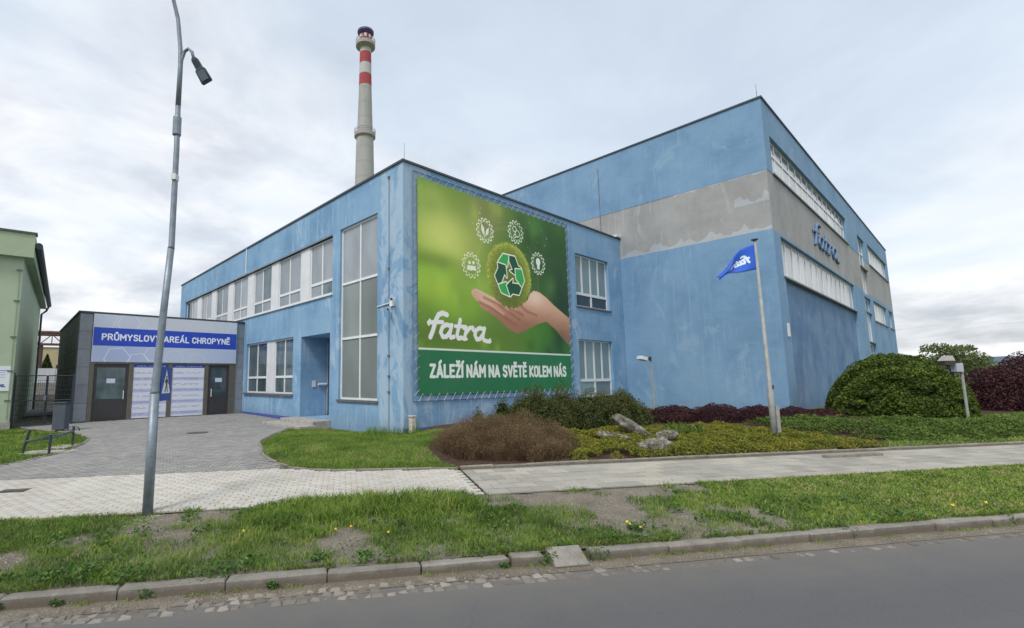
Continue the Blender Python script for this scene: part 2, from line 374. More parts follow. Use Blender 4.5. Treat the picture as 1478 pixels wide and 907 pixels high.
def sheet(name, S, Nn, m, dz=0, kind='structure', mask=None, parent=None, lump=0):
    S = np.asarray(S); Nn = np.asarray(Nn); gs, gn = np.meshgrid(S, Nn); z = G(gs, gn)+dz
    if lump: z = z + (fbm(gs*2.5, gn*2.5)-.5)*lump
    V = np.stack([ES.x*gs+EN.x*gn, ES.y*gs+EN.y*gn, z], -1).reshape(-1, 3)
    ns, nn = len(S), len(Nn); i = (np.arange(nn-1)[:, None]*ns+np.arange(ns-1)).ravel()
    Fq = np.stack([i, i+1, i+1+ns, i+ns], 1)
    if mask is not None:
        c = V[Fq].mean(1); s_, n_ = c[:, 0]*ES.x+c[:, 1]*ES.y, c[:, 0]*EN.x+c[:, 1]*EN.y
        Fq = Fq[mask(s_, n_)]
    o = npmesh(name, V, Fq, m, parent, smooth=True); 
    if kind: o['kind'] = kind
    return o
def inpoly(px, py, poly):
    px = np.asarray(px); py = np.asarray(py); c = np.zeros(px.shape, bool); j = len(poly)-1
    for i in range(len(poly)):
        xi, yi = poly[i]; xj, yj = poly[j]
        c ^= ((yi > py) != (yj > py)) & (px < (xj-xi)*(py-yi)/((yj-yi) or 1e-9)+xi); j = i
    return c
XA, YA, XB, YB = 9.077, 11.783, 23.1, 5.186
HA, HB, YAE, XBE = 8.69, 13.4, 38.4, 62.0
YG, XG0 = 25.33, 2.12
GREYPOLY = [(-16, 10.4), (-1.3, 10.4), (-1.62, 11.26), (-1.9, 12.1), (-2.17, 13.6), (-2.38, 14.5), (-2.25, 16.5), (-1.96, 18.4), (-1.35, 19.7), (-1.1, 22), (-9, 30), (-14.6, 24), (-12.8, 21.8), (-9.1, 18.84), (-7.83, 17.0), (-7.44, 15.9), (-6.9, 13.9), (-6.98, 13.24), (-7.16, 11.9), (-8.5, 11.2), (-16, 11.0)]
# ground to the horizon
gS = np.concatenate([[-3000, -1200, -500, -200, -90, -50, -30, -20], np.arange(-15, 30, .5), [32, 36, 42, 50, 65, 90, 200, 500, 1200, 3000]])
gN = np.concatenate([[-3000, -1000, -300, -100, -30, -8, -5, 0, 4.9, 5.3, 5.40, 5.50, 5.56, 5.6], np.arange(6, 26, .5), [27, 30, 36, 45, 60, 90, 200, 500, 1200, 3000]])
sheet('ground', gS, gN, LAWNG, -.03)
rS = np.concatenate([[-400, -100, -40, -15], np.arange(-10, 30, 1.), [40, 60, 120, 400]])
road = MB(); road.quad(SN(-600, -3.6, -.5), SN(800, -3.6, -.5), SN(800, 5.22, -.5), SN(-600, 5.22, -.5)); road.build('road', ASPH)['kind'] = 'structure'
gt = MB(); gt.quad(SN(-300, 5.22, -.496), SN(300, 5.22, -.496), SN(300, 5.46, -.487), SN(-300, 5.46, -.487)); gt.build('gutter', GUTTER)['kind'] = 'structure'
sheet('verge_soil', np.arange(-14, 60, .12), np.linspace(5.585, 7.74, 22), SOIL, .0, lump=.05)
bed = sheet('planting_bed', np.arange(1.2, 34, .2), np.arange(9.66, 18, .2), MULCH, .0, lump=.05)

# kerb of separate stones along the verge
kerb = thing('kerb', SN(0, 5.52, -.5), None, None); kerb['kind'] = 'structure'; kerb['label'] = 'worn concrete kerb of long stones between the road gutter and the grass verge'
def stone_mesh(name, l, w, h, m, ch=.012, jit=.004, seed=0):
    rg = random.Random(seed); b = MB()
    def ringv(hx, hy, z): return [Vector((sx*hx+rg.uniform(-jit, jit), sy*hy+rg.uniform(-jit, jit), z+rg.uniform(-jit, jit))) for sx, sy in ((-1, -1), (1, -1), (1, 1), (-1, 1))]
    A = ringv(l/2, w/2, -h); B = ringv(l/2, w/2, -ch); C = ringv(l/2-ch, w/2-ch, 0)
    b.v = [tuple(p) for p in A+B+C]
    for k in range(4):
        k2 = (k+1) % 4; b.f += [(k, k2, 4+k2, 4+k), (4+k, 4+k2, 8+k2, 8+k)]
    b.f.append((8, 9, 10, 11))
    me = bpy.data.meshes.new(name); me.from_pydata(b.v, [], b.f); me.materials.append(m); return me
ks = [stone_mesh('kerb_stone', .985, .145, .22, KERB, .018, .006, k) for k in range(5)]
za = math.atan2(ES.y, ES.x)
for i in range(-8, 42):
    if i == 2: continue
    s = i*1.0+.32
    inst(ks[i % 5], 'kerb_stone', SN(s, 5.52+rnd.uniform(-.008, .008), -.380+rnd.uniform(-.008, .006)), kerb, za+rnd.uniform(-.006, .006))
inst(stone_mesh('kerb_stone', .38, .145, .22, KERB, .018, .006, 9), 'kerb_stone', SN(2.04, 5.52, -.375), kerb, za)
o = inst(stone_mesh('kerb_stone', .42, .30, .1, KERB, .014, .006, 10), 'kerb_stone', SN(2.52, 5.46, -.405), kerb, za, rot=(R(24), 0, za))
o['label'] = 'loose tilted slab laid like a ramp in the kerb gap'

# gutter cobbles
cobs = [stone_mesh('cobble', rnd.uniform(.085, .12), rnd.uniform(.08, .1), .05, COBBLE, .016, .009, 20+k) for k in range(10)]
gut = thing('cobbled_gutter', SN(0, 5.2, -.5), None, None); gut['kind'] = 'structure'; gut['label'] = 'rows of worn granite cobbles sunk along the edge of the asphalt'
cnt = 0
for row, nn in enumerate((5.08, 5.185, 5.29)):
    s = -5.2+row*.05
    while s < (9.5 if row == 0 else 3.6 if row == 1 else 2.2):
        if rnd.random() > .07+ (.35 if s > 5 else 0) and cnt < 298:
            inst(rnd.choice(cobs), 'cobble', SN(s, nn+rnd.uniform(-.012, .012)+(.05 if s > 4 else 0), -.489+rnd.uniform(-.010, .006)), gut, za+rnd.uniform(-.12, .12)); cnt += 1
        s += rnd.uniform(.112, .13)

# paving: blocks, the 300 nearest as parts, the rest joined
def paving(bed_o, cells, l, w, m, name, top, h=.03, chamf=.006, far_name='far_blocks', nparts=297):
    """cells: list of (s, n, rot)"""
    cells = sorted(cells, key=lambda c: (SN(c[0], c[1]).xy.length + (40 if c[3] else 0)))
    mes = [stone_mesh(name, l, w, h, m, chamf, .0025, 50+k) for k in range(4)]
    for i, (s, n, rot, off) in enumerate(cells[:nparts]):
        z = float(G(s, n))+top+rnd.uniform(-.002, .002)
        inst(mes[i % 4], name, SN(s, n, z), bed_o, za+rot)
    rest = cells[nparts:]
    if not rest: return
    base = np.array([v.co[:] for v in mes[0].vertices]); fc = np.array([list(p.vertices) for p in mes[0].polygons])
    C = np.array([(s, n, r) for s, n, r, _ in rest]); z = G(C[:, 0], C[:, 1])+top+rng.uniform(-.002, .002, len(C))
    ang = za+C[:, 2]; ca, sa = np.cos(ang), np.sin(ang)
    x = ES.x*C[:, 0]+EN.x*C[:, 1]; y = ES.y*C[:, 0]+EN.y*C[:, 1]
    V = np.stack([x[:, None]+ca[:, None]*base[:, 0]-sa[:, None]*base[:, 1], y[:, None]+sa[:, None]*base[:, 0]+ca[:, None]*base[:, 1], z[:, None]+base[None, :, 2]+0*x[:, None]], -1).reshape(-1, 3)
    Fq = (fc[None]+(np.arange(len(C))*len(base))[:, None, None]).reshape(-1, 4)
    npmesh(far_name, V, Fq, m, bed_o, kind='stuff')
def halves(bed_o, cells, l, w, m, name, top, chamf=.006):
    me = stone_mesh(name, l, w, .03, m, chamf, .0025, 77)
    for s, n in cells: inst(me, name, SN(s, n, float(G(s, n))+top), bed_o, za)
def wupper(s): return 10.4 if s < -1.3 else float(np.interp(s, [-1.3, -.35, .8, 2.3], [10.38, 9.93, 9.76, 9.62]))
def offscreen(s, n):
    p = SN(s, n, -.2)-Vector((0, 0, CH)); d = p.dot(fw)
    if d < .5: return True
    x = CX_+F_*p.dot(rr_)/d; y = CY_-F_*p.dot(uu_)/d
    return not (-15 < x < 1490 and y < 915)
pav = sheet('pavement', np.arange(-16, 2.4, .2), np.arange(7.72, 10.45, .1), SAND, .012, mask=lambda s, n: np.array([b < wupper(a)+.04 for a, b in zip(s, n)]))
pav['label'] = 'pale cream block paved pavement left of the seam beside the verge'
cells = []
k = 0; n = 7.80
while n < 10.38:
    s = -15.9 + (.1 if k % 2 else 0)
    while s < 2.12:
        if n+.04 < wupper(s): cells.append((s, n, .0, offscreen(s, n)))
        s += .2
    n += .1; k += 1
paving(pav, cells, .194, .094, PAV_W, 'paving_block', .034)
halves(pav, [(2.15, 7.80+k*.1) for k in range(0, 18) if (k % 2) == 0], .094, .094, PAV_W, 'paving_block', .034)
fore = sheet('forecourt', np.arange(-16, 1, .25), np.arange(10.4, 30, .25), SAND, .010, mask=lambda s, n: inpoly(s, n, GREYPOLY))
fore['label'] = 'grey block paved forecourt in front of the entrance pavilion'
cells = []; k = 0; n = 10.46
while n < 27.5:
    s = -16 + (.1 if k % 2 else 0); row = []
    while s < 0: row.append(s); s += .2
    row = np.array(row); ok = inpoly(row, np.full(len(row), n), GREYPOLY)
    for a in row[ok]:
        p = SN(a, n)
        if p.y < YG-.1 and p.x < XA-.08: cells.append((a, n, 0, offscreen(a, n)))
    n += .1; k += 1
paving(fore, cells, .192, .092, PAV_G, 'paving_block', .030)
foot = sheet('footpath', np.arange(2.3, 60, .3), np.arange(7.72, 9.7, .1), SAND, .012)
HS = []; foot['label'] = 'greyish slab footpath running right along the planted beds'
cells = []
k = 0; n = 7.88
while n < 9.6:
    s = 2.45 + (.2 if k % 2 else 0)
    if k % 2: HS.append((2.348, n))
    while s < 50: cells.append((s, n, 0, offscreen(s, n))); s += .4
    n += .29; k += 1
paving(foot, cells, .392, .283, PAV_S, 'paving_slab', .034, chamf=.008, far_name='far_slabs')
halves(foot, HS, .19, .283, PAV_S, 'paving_slab', .034, .008)
MANH = simple('cast_iron', (.10, .085, .07), .6, .3, 12, .4, bmp=.003)
mh = at(2, -.1, 285, 626); b = MB(); b.lathe((mh.x, mh.y, GXY(mh.x, mh.y)+.028), [(.34, -.02), (.34, .012), (.31, .014), (.30, .010), (.05, .012)], 28)
tag(b.build('manhole_cover', MANH, origin=(mh.x, mh.y, -.1)), 'round rusty manhole cover in the grey paved forecourt', 'manhole cover')
mh = at(2, -.17, 20, 710); z = GXY(mh.x, mh.y)+.036
b = MB(); c = Vector((mh.x, mh.y, z)); b.obox(c, ES, EN, (0, 0, 1), .2, .12, .006); b.obox(c+Vector((0, 0, .008)), ES, EN, (0, 0, 1), .16, .09, .004)
tag(b.build('hydrant_cover', MANH, origin=(mh.x, mh.y, z)), 'small dark iron cover plate set in the cream pavement', 'cover plate')

# edging stones
def edging(name, pts, label, step=.98, w=.08, top=.075, dz=0):
    t = thing(name, SN(pts[0][0], pts[0][1], -.15), label, 'edging')
    P = [SN(a, c) for a, c in pts]; d = [0]
    for a, c in zip(P, P[1:]): d.append(d[-1]+(c-a).length)
    s = 0; me = {}
    def pos(q):
        q = min(q, d[-1]-1e-6)
        for i in range(len(P)-1):
            if d[i+1] > q: return P[i].lerp(P[i+1], (q-d[i])/(d[i+1]-d[i]))
        return P[-1]
    k = 0
    while s < d[-1]-.1:
        e = min(s+step, d[-1]); a, c = pos(s), pos(e); L = round((c-a).length, 2)
        key = (L, k % 3)
        if key not in me: me[key] = stone_mesh('edging_stone', L-.012, w, .2, EDGE, .012, .005, 90+k % 3)
        mid = (a+c)/2
        inst(me[key], 'edging_stone', Vector((mid.x, mid.y, GXY(mid.x, mid.y)+top+dz+rnd.uniform(-.006, .006))), t, math.atan2(c.y-a.y, c.x-a.x)); s = e; k += 1
    return t
edging('garden_edging', [(2.25, 9.66), (8, 9.70), (14, 9.66), (34, 9.6)], 'long straight row of concrete edging stones along the footpath and planted beds', .7, .09, .085, -.02)
edging('lawn_edging', [(2.2, 9.66), (.8, 9.80), (-.35, 9.98), (-.9, 10.2), (-1.3, 10.55), (-1.66, 11.26), (-1.94, 12.1), (-2.2, 13.6), (-2.42, 14.5), (-2.3, 16.5), (-2.0, 18.3)], 'curved concrete edging around the lawn at the blue corner', .5, .06, .075, -.02)
edging('forecourt_edging', [(-12.8, 21.8), (-9.1, 18.84), (-7.83, 17.0), (-7.44, 15.9), (-6.9, 13.9), (-6.98, 13.24), (-7.16, 11.9), (-8.5, 11.2), (-16, 11.0)], 'curved concrete edging round the lawn by the green building', .5, .06, .05)

# ------------------------------------------------------------ facades
def FL(x0):                       # facade facing -x: first coordinate is y
    return lambda a, z, d: Vector((x0-d, a, z))
def FF(y0):                       # facade facing -y: first coordinate is x
    return lambda a, z, d: Vector((a, y0-d, z))
def wall(fr, a0, a1, z0, z1, openings, depth=.16, d=0):
    """front skin with real openings and reveals; openings: (a0,a1,z0,z1[,depth])"""
    b = MB(); A = sorted({a0, a1, *[v for o in openings for v in o[:2] if a0 < v < a1]}); Z = sorted({z0, z1, *[v for o in openings for v in o[2:4] if z0 < v < z1]})
    for i in range(len(A)-1):
        for j in range(len(Z)-1):
            ca, cz = (A[i]+A[i+1])/2, (Z[j]+Z[j+1])/2
            if any(o[0] < ca < o[1] and o[2] < cz < o[3] for o in openings): continue
            b.quad(fr(A[i], Z[j], d), fr(A[i+1], Z[j], d), fr(A[i+1], Z[j+1], d), fr(A[i], Z[j+1], d))
    for o in openings:
        p0, p1, q0, q1 = max(o[0], a0), min(o[1], a1), max(o[2], z0), min(o[3], z1)
        if p0 >= p1 or q0 >= q1: continue
        t = d-(o[4] if len(o) > 4 else depth)
        if o[0] >= a0: b.quad(fr(p0, q0, d), fr(p0, q1, d), fr(p0, q1, t), fr(p0, q0, t))
        if o[1] <= a1: b.quad(fr(p1, q0, d), fr(p1, q0, t), fr(p1, q1, t), fr(p1, q1, d))
        if o[2] >= z0: b.quad(fr(p0, q0, d), fr(p0, q0, t), fr(p1, q0, t), fr(p1, q0, d))
        if o[3] <= z1: b.quad(fr(p0, q1, d), fr(p1, q1, d), fr(p1, q1, t), fr(p0, q1, t))
    return b
def window(parent, fr, a0, a1, z0, z1, cols, rows, gl, d=-.12, fw_=.06, mw=.05, label=None, frame_mat=None, skip=None):
    """cols / rows: inner divider positions; rows per column; gl(i,j) -> glass material"""
    b = MB(); D0, D1 = d-.06, d
    b.fbox(fr, a0, a1, z0, z0+fw_, D0, D1); b.fbox(fr, a0, a1, z1-fw_, z1, D0, D1)
    b.fbox(fr, a0, a0+fw_, z0+fw_, z1-fw_, D0, D1); b.fbox(fr, a1-fw_, a1, z0+fw_, z1-fw_, D0, D1)
    for c in cols: b.fbox(fr, c-mw/2, c+mw/2, z0+fw_, z1-fw_, D0, D1-.004)
    for r in rows: b.fbox(fr, a0+fw_, a1-fw_, r-mw*.6, r+mw*.6, D0, D1+.006)
    w = b.build('window', frame_mat or WHITE, parent)
    if label: w['label'] = label
    C = [a0+fw_]+[x for c in cols for x in (c-mw/2, c+mw/2)]+[a1-fw_]; Rr = [z0+fw_]+[x for r in rows for x in (r-mw*.6, r+mw*.6)]+[z1-fw_]
    for i in range(0, len(C), 2):
        for j in range(0, len(Rr), 2):
            if skip and skip(i//2, j//2): continue
            p = MB(); p.fbox(fr, C[i], C[i+1], Rr[j], Rr[j+1], d-.05, d-.03)
            p.build('pane', gl(i//2, j//2), w)
    return w

# ---- two-storey office building
off = thing('office_building', (XA, YA, 0), 'two storey light blue office block with the large green banner and the stair window', 'building')
fl, ff = FL(XA), FF(YA)
WB0, WB1, WT1 = 4.94, 7.2, 7.2
openL = [(16.24, 37.0, 4.94, 7.2, .16), (13.2, 15.68, .93, 7.30, .14), (19.51, 24.95, 1.05, 3.5, .16), (16.35, 18.76, .15, 3.43, 1.35)]
wall(fl, YA, YAE, -.4, HA-.06, openL).build('wall', BLUE, off)
openF = [(18.87, 21.78, 4.82, 7.26, .2), (18.87, 21.78, .75, 3.33, .2)]
wall(ff, XA, XB, -.4, HA-.06, openF).build('wall', BLUE, off)
b = MB(); b.quad((XA, YAE, -.4), (XA, YAE, HA-.06), (XB, YAE, HA-.06), (XB, YAE, -.4)); b.build('wall', BLUE, off)
b = MB(); b.quad((XA+.3, YA+.3, HA-.5), (XB, YA+.3, HA-.5), (XB, YAE-.3, HA-.5), (XA+.3, YAE-.3, HA-.5)); b.build('roof', ROOF, off)
b = MB()
b.box(XA-.05, XA+.32, YA-.05, YAE+.05, HA-.06, HA+.01); b.box(XA+.32, XB-.02, YA-.05, YA+.32, HA-.06, HA+.01); b.box(XA+.32, XB, YAE-.27, YAE+.05, HA-.06, HA+.01)
b.build('coping', COPING, off)
b = MB(); b.box(XB-.42, XB-.01, YA-.09, YA+.36, HA+.032, HA+.14); b.build('coping_flashing', WPANEL, off)
# recess: back wall, door, soffit lamp
b = MB(); b.fbox(fl, 16.35, 18.76, .15, 3.43, -1.38, -1.352); b.build('wall', BLUE, off)
dr = MB(); dr.fbox(fl, 17.3, 18.6, .16, 2.55, -1.35, -1.29); dr = dr.build('door', WPANEL, off)
p = MB(); p.fbox(fl, 17.45, 18.45, 1.1, 2.4, -1.29, -1.28); p.build('pane', G_DARK, dr)
b = MB(); b.box(9.60, 9.76, 18.73, 18.757, 1.35, 1.62); b.build('intercom', WPANEL, off)
b = MB(); b.tube([(10.30, 18.72, .2), (10.30, 18.72, 3.3)], .035, 8); b.build('downpipe', POLEGREY, off)
b = MB(); b.tube([(9.86, 18.70, 1.46), (10.25, 18.70, 1.46)], .05, 8); b.build('pipe_elbow', WPANEL, off)
# plinth
for f_, p_ in ((fl, (19.02, 25.30, -.4, .11, -.02, .018)), (ff, (XA+.0, 18.5, -.4, .13, -.02, .022))):
    b = MB(); b.fbox(f_, *p_); b.build('plinth', PLINTH, off)
# stair window
ws = window(off, fl, 13.2, 15.68, .93, 7.30, [14.40], [3.13, 5.17], lambda i, j: G_FROST if j < 2 else G_BLIND, -.09, .07, .07)
b = MB(); b.fbox(fl, 13.12, 15.76, .86, .93, -.10, .06); b.build('sill', SILL, off)
# upper ribbon: windows with panels between
pc = [18.68, 21.80, 24.85, 27.9, 30.93, 33.96]
edges = [16.24]
for c in pc: edges += [c-.43, c+.43]
edges.append(37.0)
for k in range(0, len(edges), 2):
    a0, a1 = edges[k], edges[k+1]
    window(off, fl, a0, a1, 4.94, 7.2, [(a0+a1)/2], [5.52], lambda i, j, k=k: (G_BLIND if (k+i+j) % 5 else G_ROOM) if not (k == 12 and i == 1) else G_DARK, -.11, .075, .085)
for c in pc:
    b = MB(); b.fbox(fl, c-.43, c+.43, 4.94, 7.2, -.15, -.075); b.build('window_panel', WPANEL, off)
b = MB(); b.fbox(fl, 16.18, 25.2, 4.86, 4.94, -.12, .07); b.fbox(fl, 25.2, 37.05, 4.86, 4.94, -.12, .07); b.build('sill', WHITE, off)
b = MB(); b.fbox(fl, 16.3, 37.05, 7.2, 7.26, -.1, .02); b.build('lintel_trim', SILL, off)
# lower left windows
window(off, fl, 19.51, 21.62, 1.05, 3.5, [20.56], [1.80], lambda i, j: G_ROOM, -.11, .07, .085)
window(off, fl, 22.50, 24.95, 1.05, 3.5, [23.72], [1.80], lambda i, j: G_ROOM if j else G_DARK, -.11, .07, .085)
b = MB(); b.fbox(fl, 21.62, 22.50, 1.05, 3.5, -.15, -.075); b.build('window_panel', WPANEL, off)
b = MB(); b.fbox(fl, 19.42, 25.05, .97, 1.05, -.12, .09); b.build('sill', SILL, off)
# windows right of the banner: four tall panes over two low ones
for z0, z1, tr, gl in ((4.82, 7.26, 5.44, (G_CURT, G_DARK)), (.75, 3.33, 1.50, (G_CURT, G_CURT))):
    b = MB(); fwd = .07; d0, d1 = -.2, -.14
    for a in (18.87, 21.78-fwd): b.fbox(ff, a, a+fwd, z0, z1, d0, d1)
    b.fbox(ff, 18.94, 21.71, z0, z0+fwd, d0, d1); b.fbox(ff, 18.94, 21.71, z1-fwd, z1, d0, d1); b.fbox(ff, 18.94, 21.71, tr-.06, tr+.06, d0, d1+.005)
    cs = [19.60, 20.33, 21.02]
    for c in cs: b.fbox(ff, c-.05, c+.05, tr+.06, z1-fwd, d0, d1-.003)
    b.fbox(ff, cs[1]-.06, cs[1]+.06, z0+fwd, tr-.06, d0, d1-.003)
    w = b.build('window', WHITE, off)
    cc = [18.94, cs[0]-.05, cs[0]+.05, cs[1]-.05, cs[1]+.05, cs[2]-.05, cs[2]+.05, 21.71]
    for i in range(0, 8, 2):
        p = MB(); p.fbox(ff, cc[i], cc[i+1], tr+.06, z1-fwd, -.19, -.17); p.build('pane', gl[0], w)
    for p0, p1 in ((18.94, cs[1]-.06), (cs[1]+.06, 21.71)):
        p = MB(); p.fbox(ff, p0, p1, z0+fwd, tr-.06, -.19, -.17); p.build('pane', gl[1], w)
    b = MB(); b.fbox(ff, 18.80, 21.85, z0-.06, z0, -.2, .06); b.build('sill', SILL, off)
# conduits, clamps, downpipe, rods
b = MB(); b.tube([(XA-.02, 12.52, .06), (XA-.02, 12.52, 8.3)], .010, 6); b.build('conduit', SILL, off)
for z in (1.2, 1.7, 2.35, 5.2, 8.3):
    b = MB(); b.fbox(fl, 12.48, 12.57, z, z+.06, 0, .05); b.build('clamp', SILL, off)
b = MB(); b.tube([(XA-.03, 25.36, 7.3), (XA-.03, 25.36, 8.62)], .035, 8); b.build('downpipe', WPANEL, off)
b = MB(); b.tube([(XA+.25, YA+.25, HA), (XA+.25, YA+.25, HA+.75)], [.012, .005], 6); b.build('lightning_rod', SILL, off)
b = MB(); b.tube([(XA+.5, 15.2, HA), (XA+.5, 15.2, HA+.35)], .008, 6); b.build('lightning_rod', SILL, off)
# worn repair strip at the corner
st = thing('doorsteps', (8.3, 17.4, -.1), 'shallow concrete steps at the recessed office doorway', 'steps')
b = MB(); b.box(8.35, XA-.003, 16.2, 19.0, -.2, .145); b.box(XA-.003, 10.42, 16.352, 18.758, -.2, .148); b.build('landing', CONC, st, bevel=.01)
b = MB(); b.box(7.7, 8.347, 15.9, 19.2, -.3, .02); b.build('step', CONC, st, bevel=.01)
# utility stub by the corner
b = MB(); b.box(9.13, 9.29, 11.45, 11.6, -.1, .50); b.box(9.11, 9.31, 11.43, 11.62, .50, .54)
tag(b.build('utility_stub', simple('peeling_white', (.5, .48, .42), .8, .45, 12, bmp=.01), origin=(9.2, 11.5, 0), bevel=.008), 'short peeling white post at the foot of the blue corner', 'utility post')
b = MB(); b.obox((9.9, 10.9, .06), (.9, .4, 0), (-.4, .9, 0), (0, 0, 1), .28, .14, .03)
tag(b.build('loose_slab', CONC, origin=(9.9, 10.9, 0), bevel=.02), 'flat pale stone lying on the mulch beside the blue corner', 'stone')
# camera on the corner
cm = thing('security_camera', (XA, 12.3, 4.07), 'white security camera pair on a bracket near the blue corner', 'security camera')
b = MB(); b.tube([(XA-.03, 13.15, 4.03), (XA-.03, 12.45, 4.07)], .02, 6); b.build('cable_duct', WHITE, cm)
b = MB(); b.fbox(fl, 12.2, 12.42, 3.95, 4.22, 0, .07); b.build('bracket', WHITE, cm)
for y, z, l in ((12.22, 4.16, .30), (12.40, 3.86, .34)):
    b = MB(); p0 = Vector((XA-.12, y, z)); p1 = p0+Vector((-.20, -.24, -.05)).normalized()*l; b.tube([p0, p1], .055, 10); h = b.build('camera_head', WHITE, cm)
    b = MB(); dd = (p1-p0).normalized(); b.tube([p1+dd*.001, p1+dd*.01], .042, 10); b.build('lens', G_DARK, h)

# ---- tall hall
hall = thing('factory_hall', (XB, YB, 0), 'tall blue hall with a grey band and long window strips on its right side', 'building')
hl, hf = FL(XB), FF(YB)
ZS0, ZS1 = 7.62, 10.17
YBE = 32
b = wall(hl, YB, YBE, -.4, ZS0, []); b.build('wall', BLUE2, hall)
wall(hl, YB, YBE, ZS1, HB-.06, []).build('wall', BLUE2, hall)
wall(hl, YB, YBE, ZS0, ZS1, [], d=-.012).build('grey_band', GREYP, hall)
# pale ragged plaster strips along the band edges
def ragged(fr, a0, a1, z, h, d, n, seed, down=False):
    rg = random.Random(seed); b = MB(); prev = None
    for i in range(n+1):
        a = a0+(a1-a0)*i/n; t = h*(.35+.65*rg.random())*(.6+.4*math.sin(i*.7+seed)); t = max(.04, t)
        cur = (fr(a, z, d), fr(a, z+(-t if down else t), d))
        if prev: b.quad(prev[0], cur[0], cur[1], prev[1]) if not down else b.quad(prev[1], cur[1], cur[0], prev[0])
        prev = cur
    return b
ragged(hl, YB+.02, 13.5, ZS0, .52, -.008, 60, 3).build('repair_plaster', PATCH, hall)
ragged(hl, YB+.02, 9.0, ZS1, .14, -.008, 40, 5, True).build('repair_plaster', PATCH, hall)
ragged(hl, YB+.02, 6.5, 8.85, .62, -.008, 10, 8).build('repair_plaster', PATCH, hall)
opn = [(23.95, 41.1, 10.22, 11.93, .22), (24.15, 41.5, 5.76, 7.48, .22), (45.35, 48.3, 9.43, 11.7, .2), (45.5, 48.2, 7.45, 9.38, .2), (45.5, 48.4, 6.2, 7.2, .2), (45.6, 48.3, 3.95, 6.1, .2), (45.6, 48.3, 1.2, 3.85, .2),
       (50.0, 60.9, 10.17, 11.85, .22), (49.7, 57.1, 5.72, 7.3, .22), (58.6, 61.2, 5.72, 7.3, .2), (24.35, 41.5, -.4, 5.70, .14)]
wall(hf, XB, XBE, -.4, 7.58, opn).build('wall', BLUE2, hall)
wall(hf, XB, XBE, ZS1, HB-.06, opn).build('wall', BLUE2, hall)
wall(hf, XB, XBE, 7.58, ZS1, opn, d=-.012).build('grey_band', GREYP, hall)
b = MB(); b.quad((24.35, YB+.14, -.4), (41.5, YB+.14, -.4), (41.5, YB+.14, 5.70), (24.35, YB+.14, 5.70)); b.build('lower_panel', BLUED, hall)
b = MB(); b.quad((XBE, YB, -.4), (XBE, YBE, -.4), (XBE, YBE, HB-.06), (XBE, YB, HB-.06)); b.quad((XB, YBE, -.4), (XB, YBE, HB-.06), (XBE, YBE, HB-.06), (XBE, YBE, -.4)); b.build('wall', BLUE2, hall)
b = MB(); b.quad((XB+.3, YB+.3, HB-.5), (XBE-.3, YB+.3, HB-.5), (XBE-.3, YBE-.3, HB-.5), (XB+.3, YBE-.3, HB-.5)); b.build('roof', ROOF, hall)
b = MB(); b.box(XB-.05, XB+.3, YB-.05, YBE, HB-.06, HB+.01); b.box(XB+.3, XBE+.05, YB-.05, YB+.3, HB-.06, HB+.01); b.box(XBE-.3, XBE+.05, YB+.3, YBE, HB-.06, HB+.01); b.build('coping', COPING, hall)
def strip(a0, a1, z0, z1, n, gl, d=-.15, split=None, fm=None):
    cols = [a0+(a1-a0)*k/n for k in range(1, n)]
    window(hall, hf, a0, a1, z0, z1, cols, split or [], gl, d, .07, .11, frame_mat=fm)
strip(23.95, 41.1, 10.22, 11.93, 14, lambda i, j: G_BLIND if j else G_BOARD, split=[11.3])
strip(24.15, 41.5, 5.76, 7.48, 14, lambda i, j: G_BOARD)
strip(45.35, 48.3, 9.43, 11.7, 2, lambda i, j: G_CURT, split=[10.6]); strip(45.5, 48.2, 7.45, 9.38, 2, lambda i, j: G_BOARD)
strip(45.5, 48.4, 6.2, 7.2, 2, lambda i, j: G_CURT); strip(45.6, 48.3, 3.95, 6.1, 2, lambda i, j: G_BOARD); strip(45.6, 48.3, 1.2, 3.85, 2, lambda i, j: G_CURT)
strip(50.0, 60.9, 10.17, 11.85, 7, lambda i, j: G_BOARD); strip(49.7, 57.1, 5.72, 7.3, 5, lambda i, j: G_BOARD); strip(58.6, 61.2, 5.72, 7.3, 2, lambda i, j: G_CURT)
for a0, a1, z in ((23.9, 41.2, 10.22), (24.1, 41.6, 5.76), (49.9, 61, 10.17), (49.6, 57.2, 5.72), (58.5, 61.3, 5.72), (45.3, 48.4, 9.43), (45.5, 48.4, 3.95)):
    b = MB(); b.fbox(hf, a0, a1, z-.07, z, -.2, .07); b.build('sill', SILL, hall)
b = MB(); b.tube([(XB+.15, YB+.15, HB), (XB+.15, YB+.15, HB+.7)], [.015, .006], 6); b.build('lightning_rod', SILL, hall)
b = MB(); b.tube([(XB-.02, 12.77, HB-.6), (XB-.02, 12.77, 9.0)], .014, 6); b.build('conduit', SILL, hall)
b = MB(); b.fbox(hf, 23.8, 23.98, 3.2, 3.75, 0, .06); b.build('meter_box', WPANEL, hall)

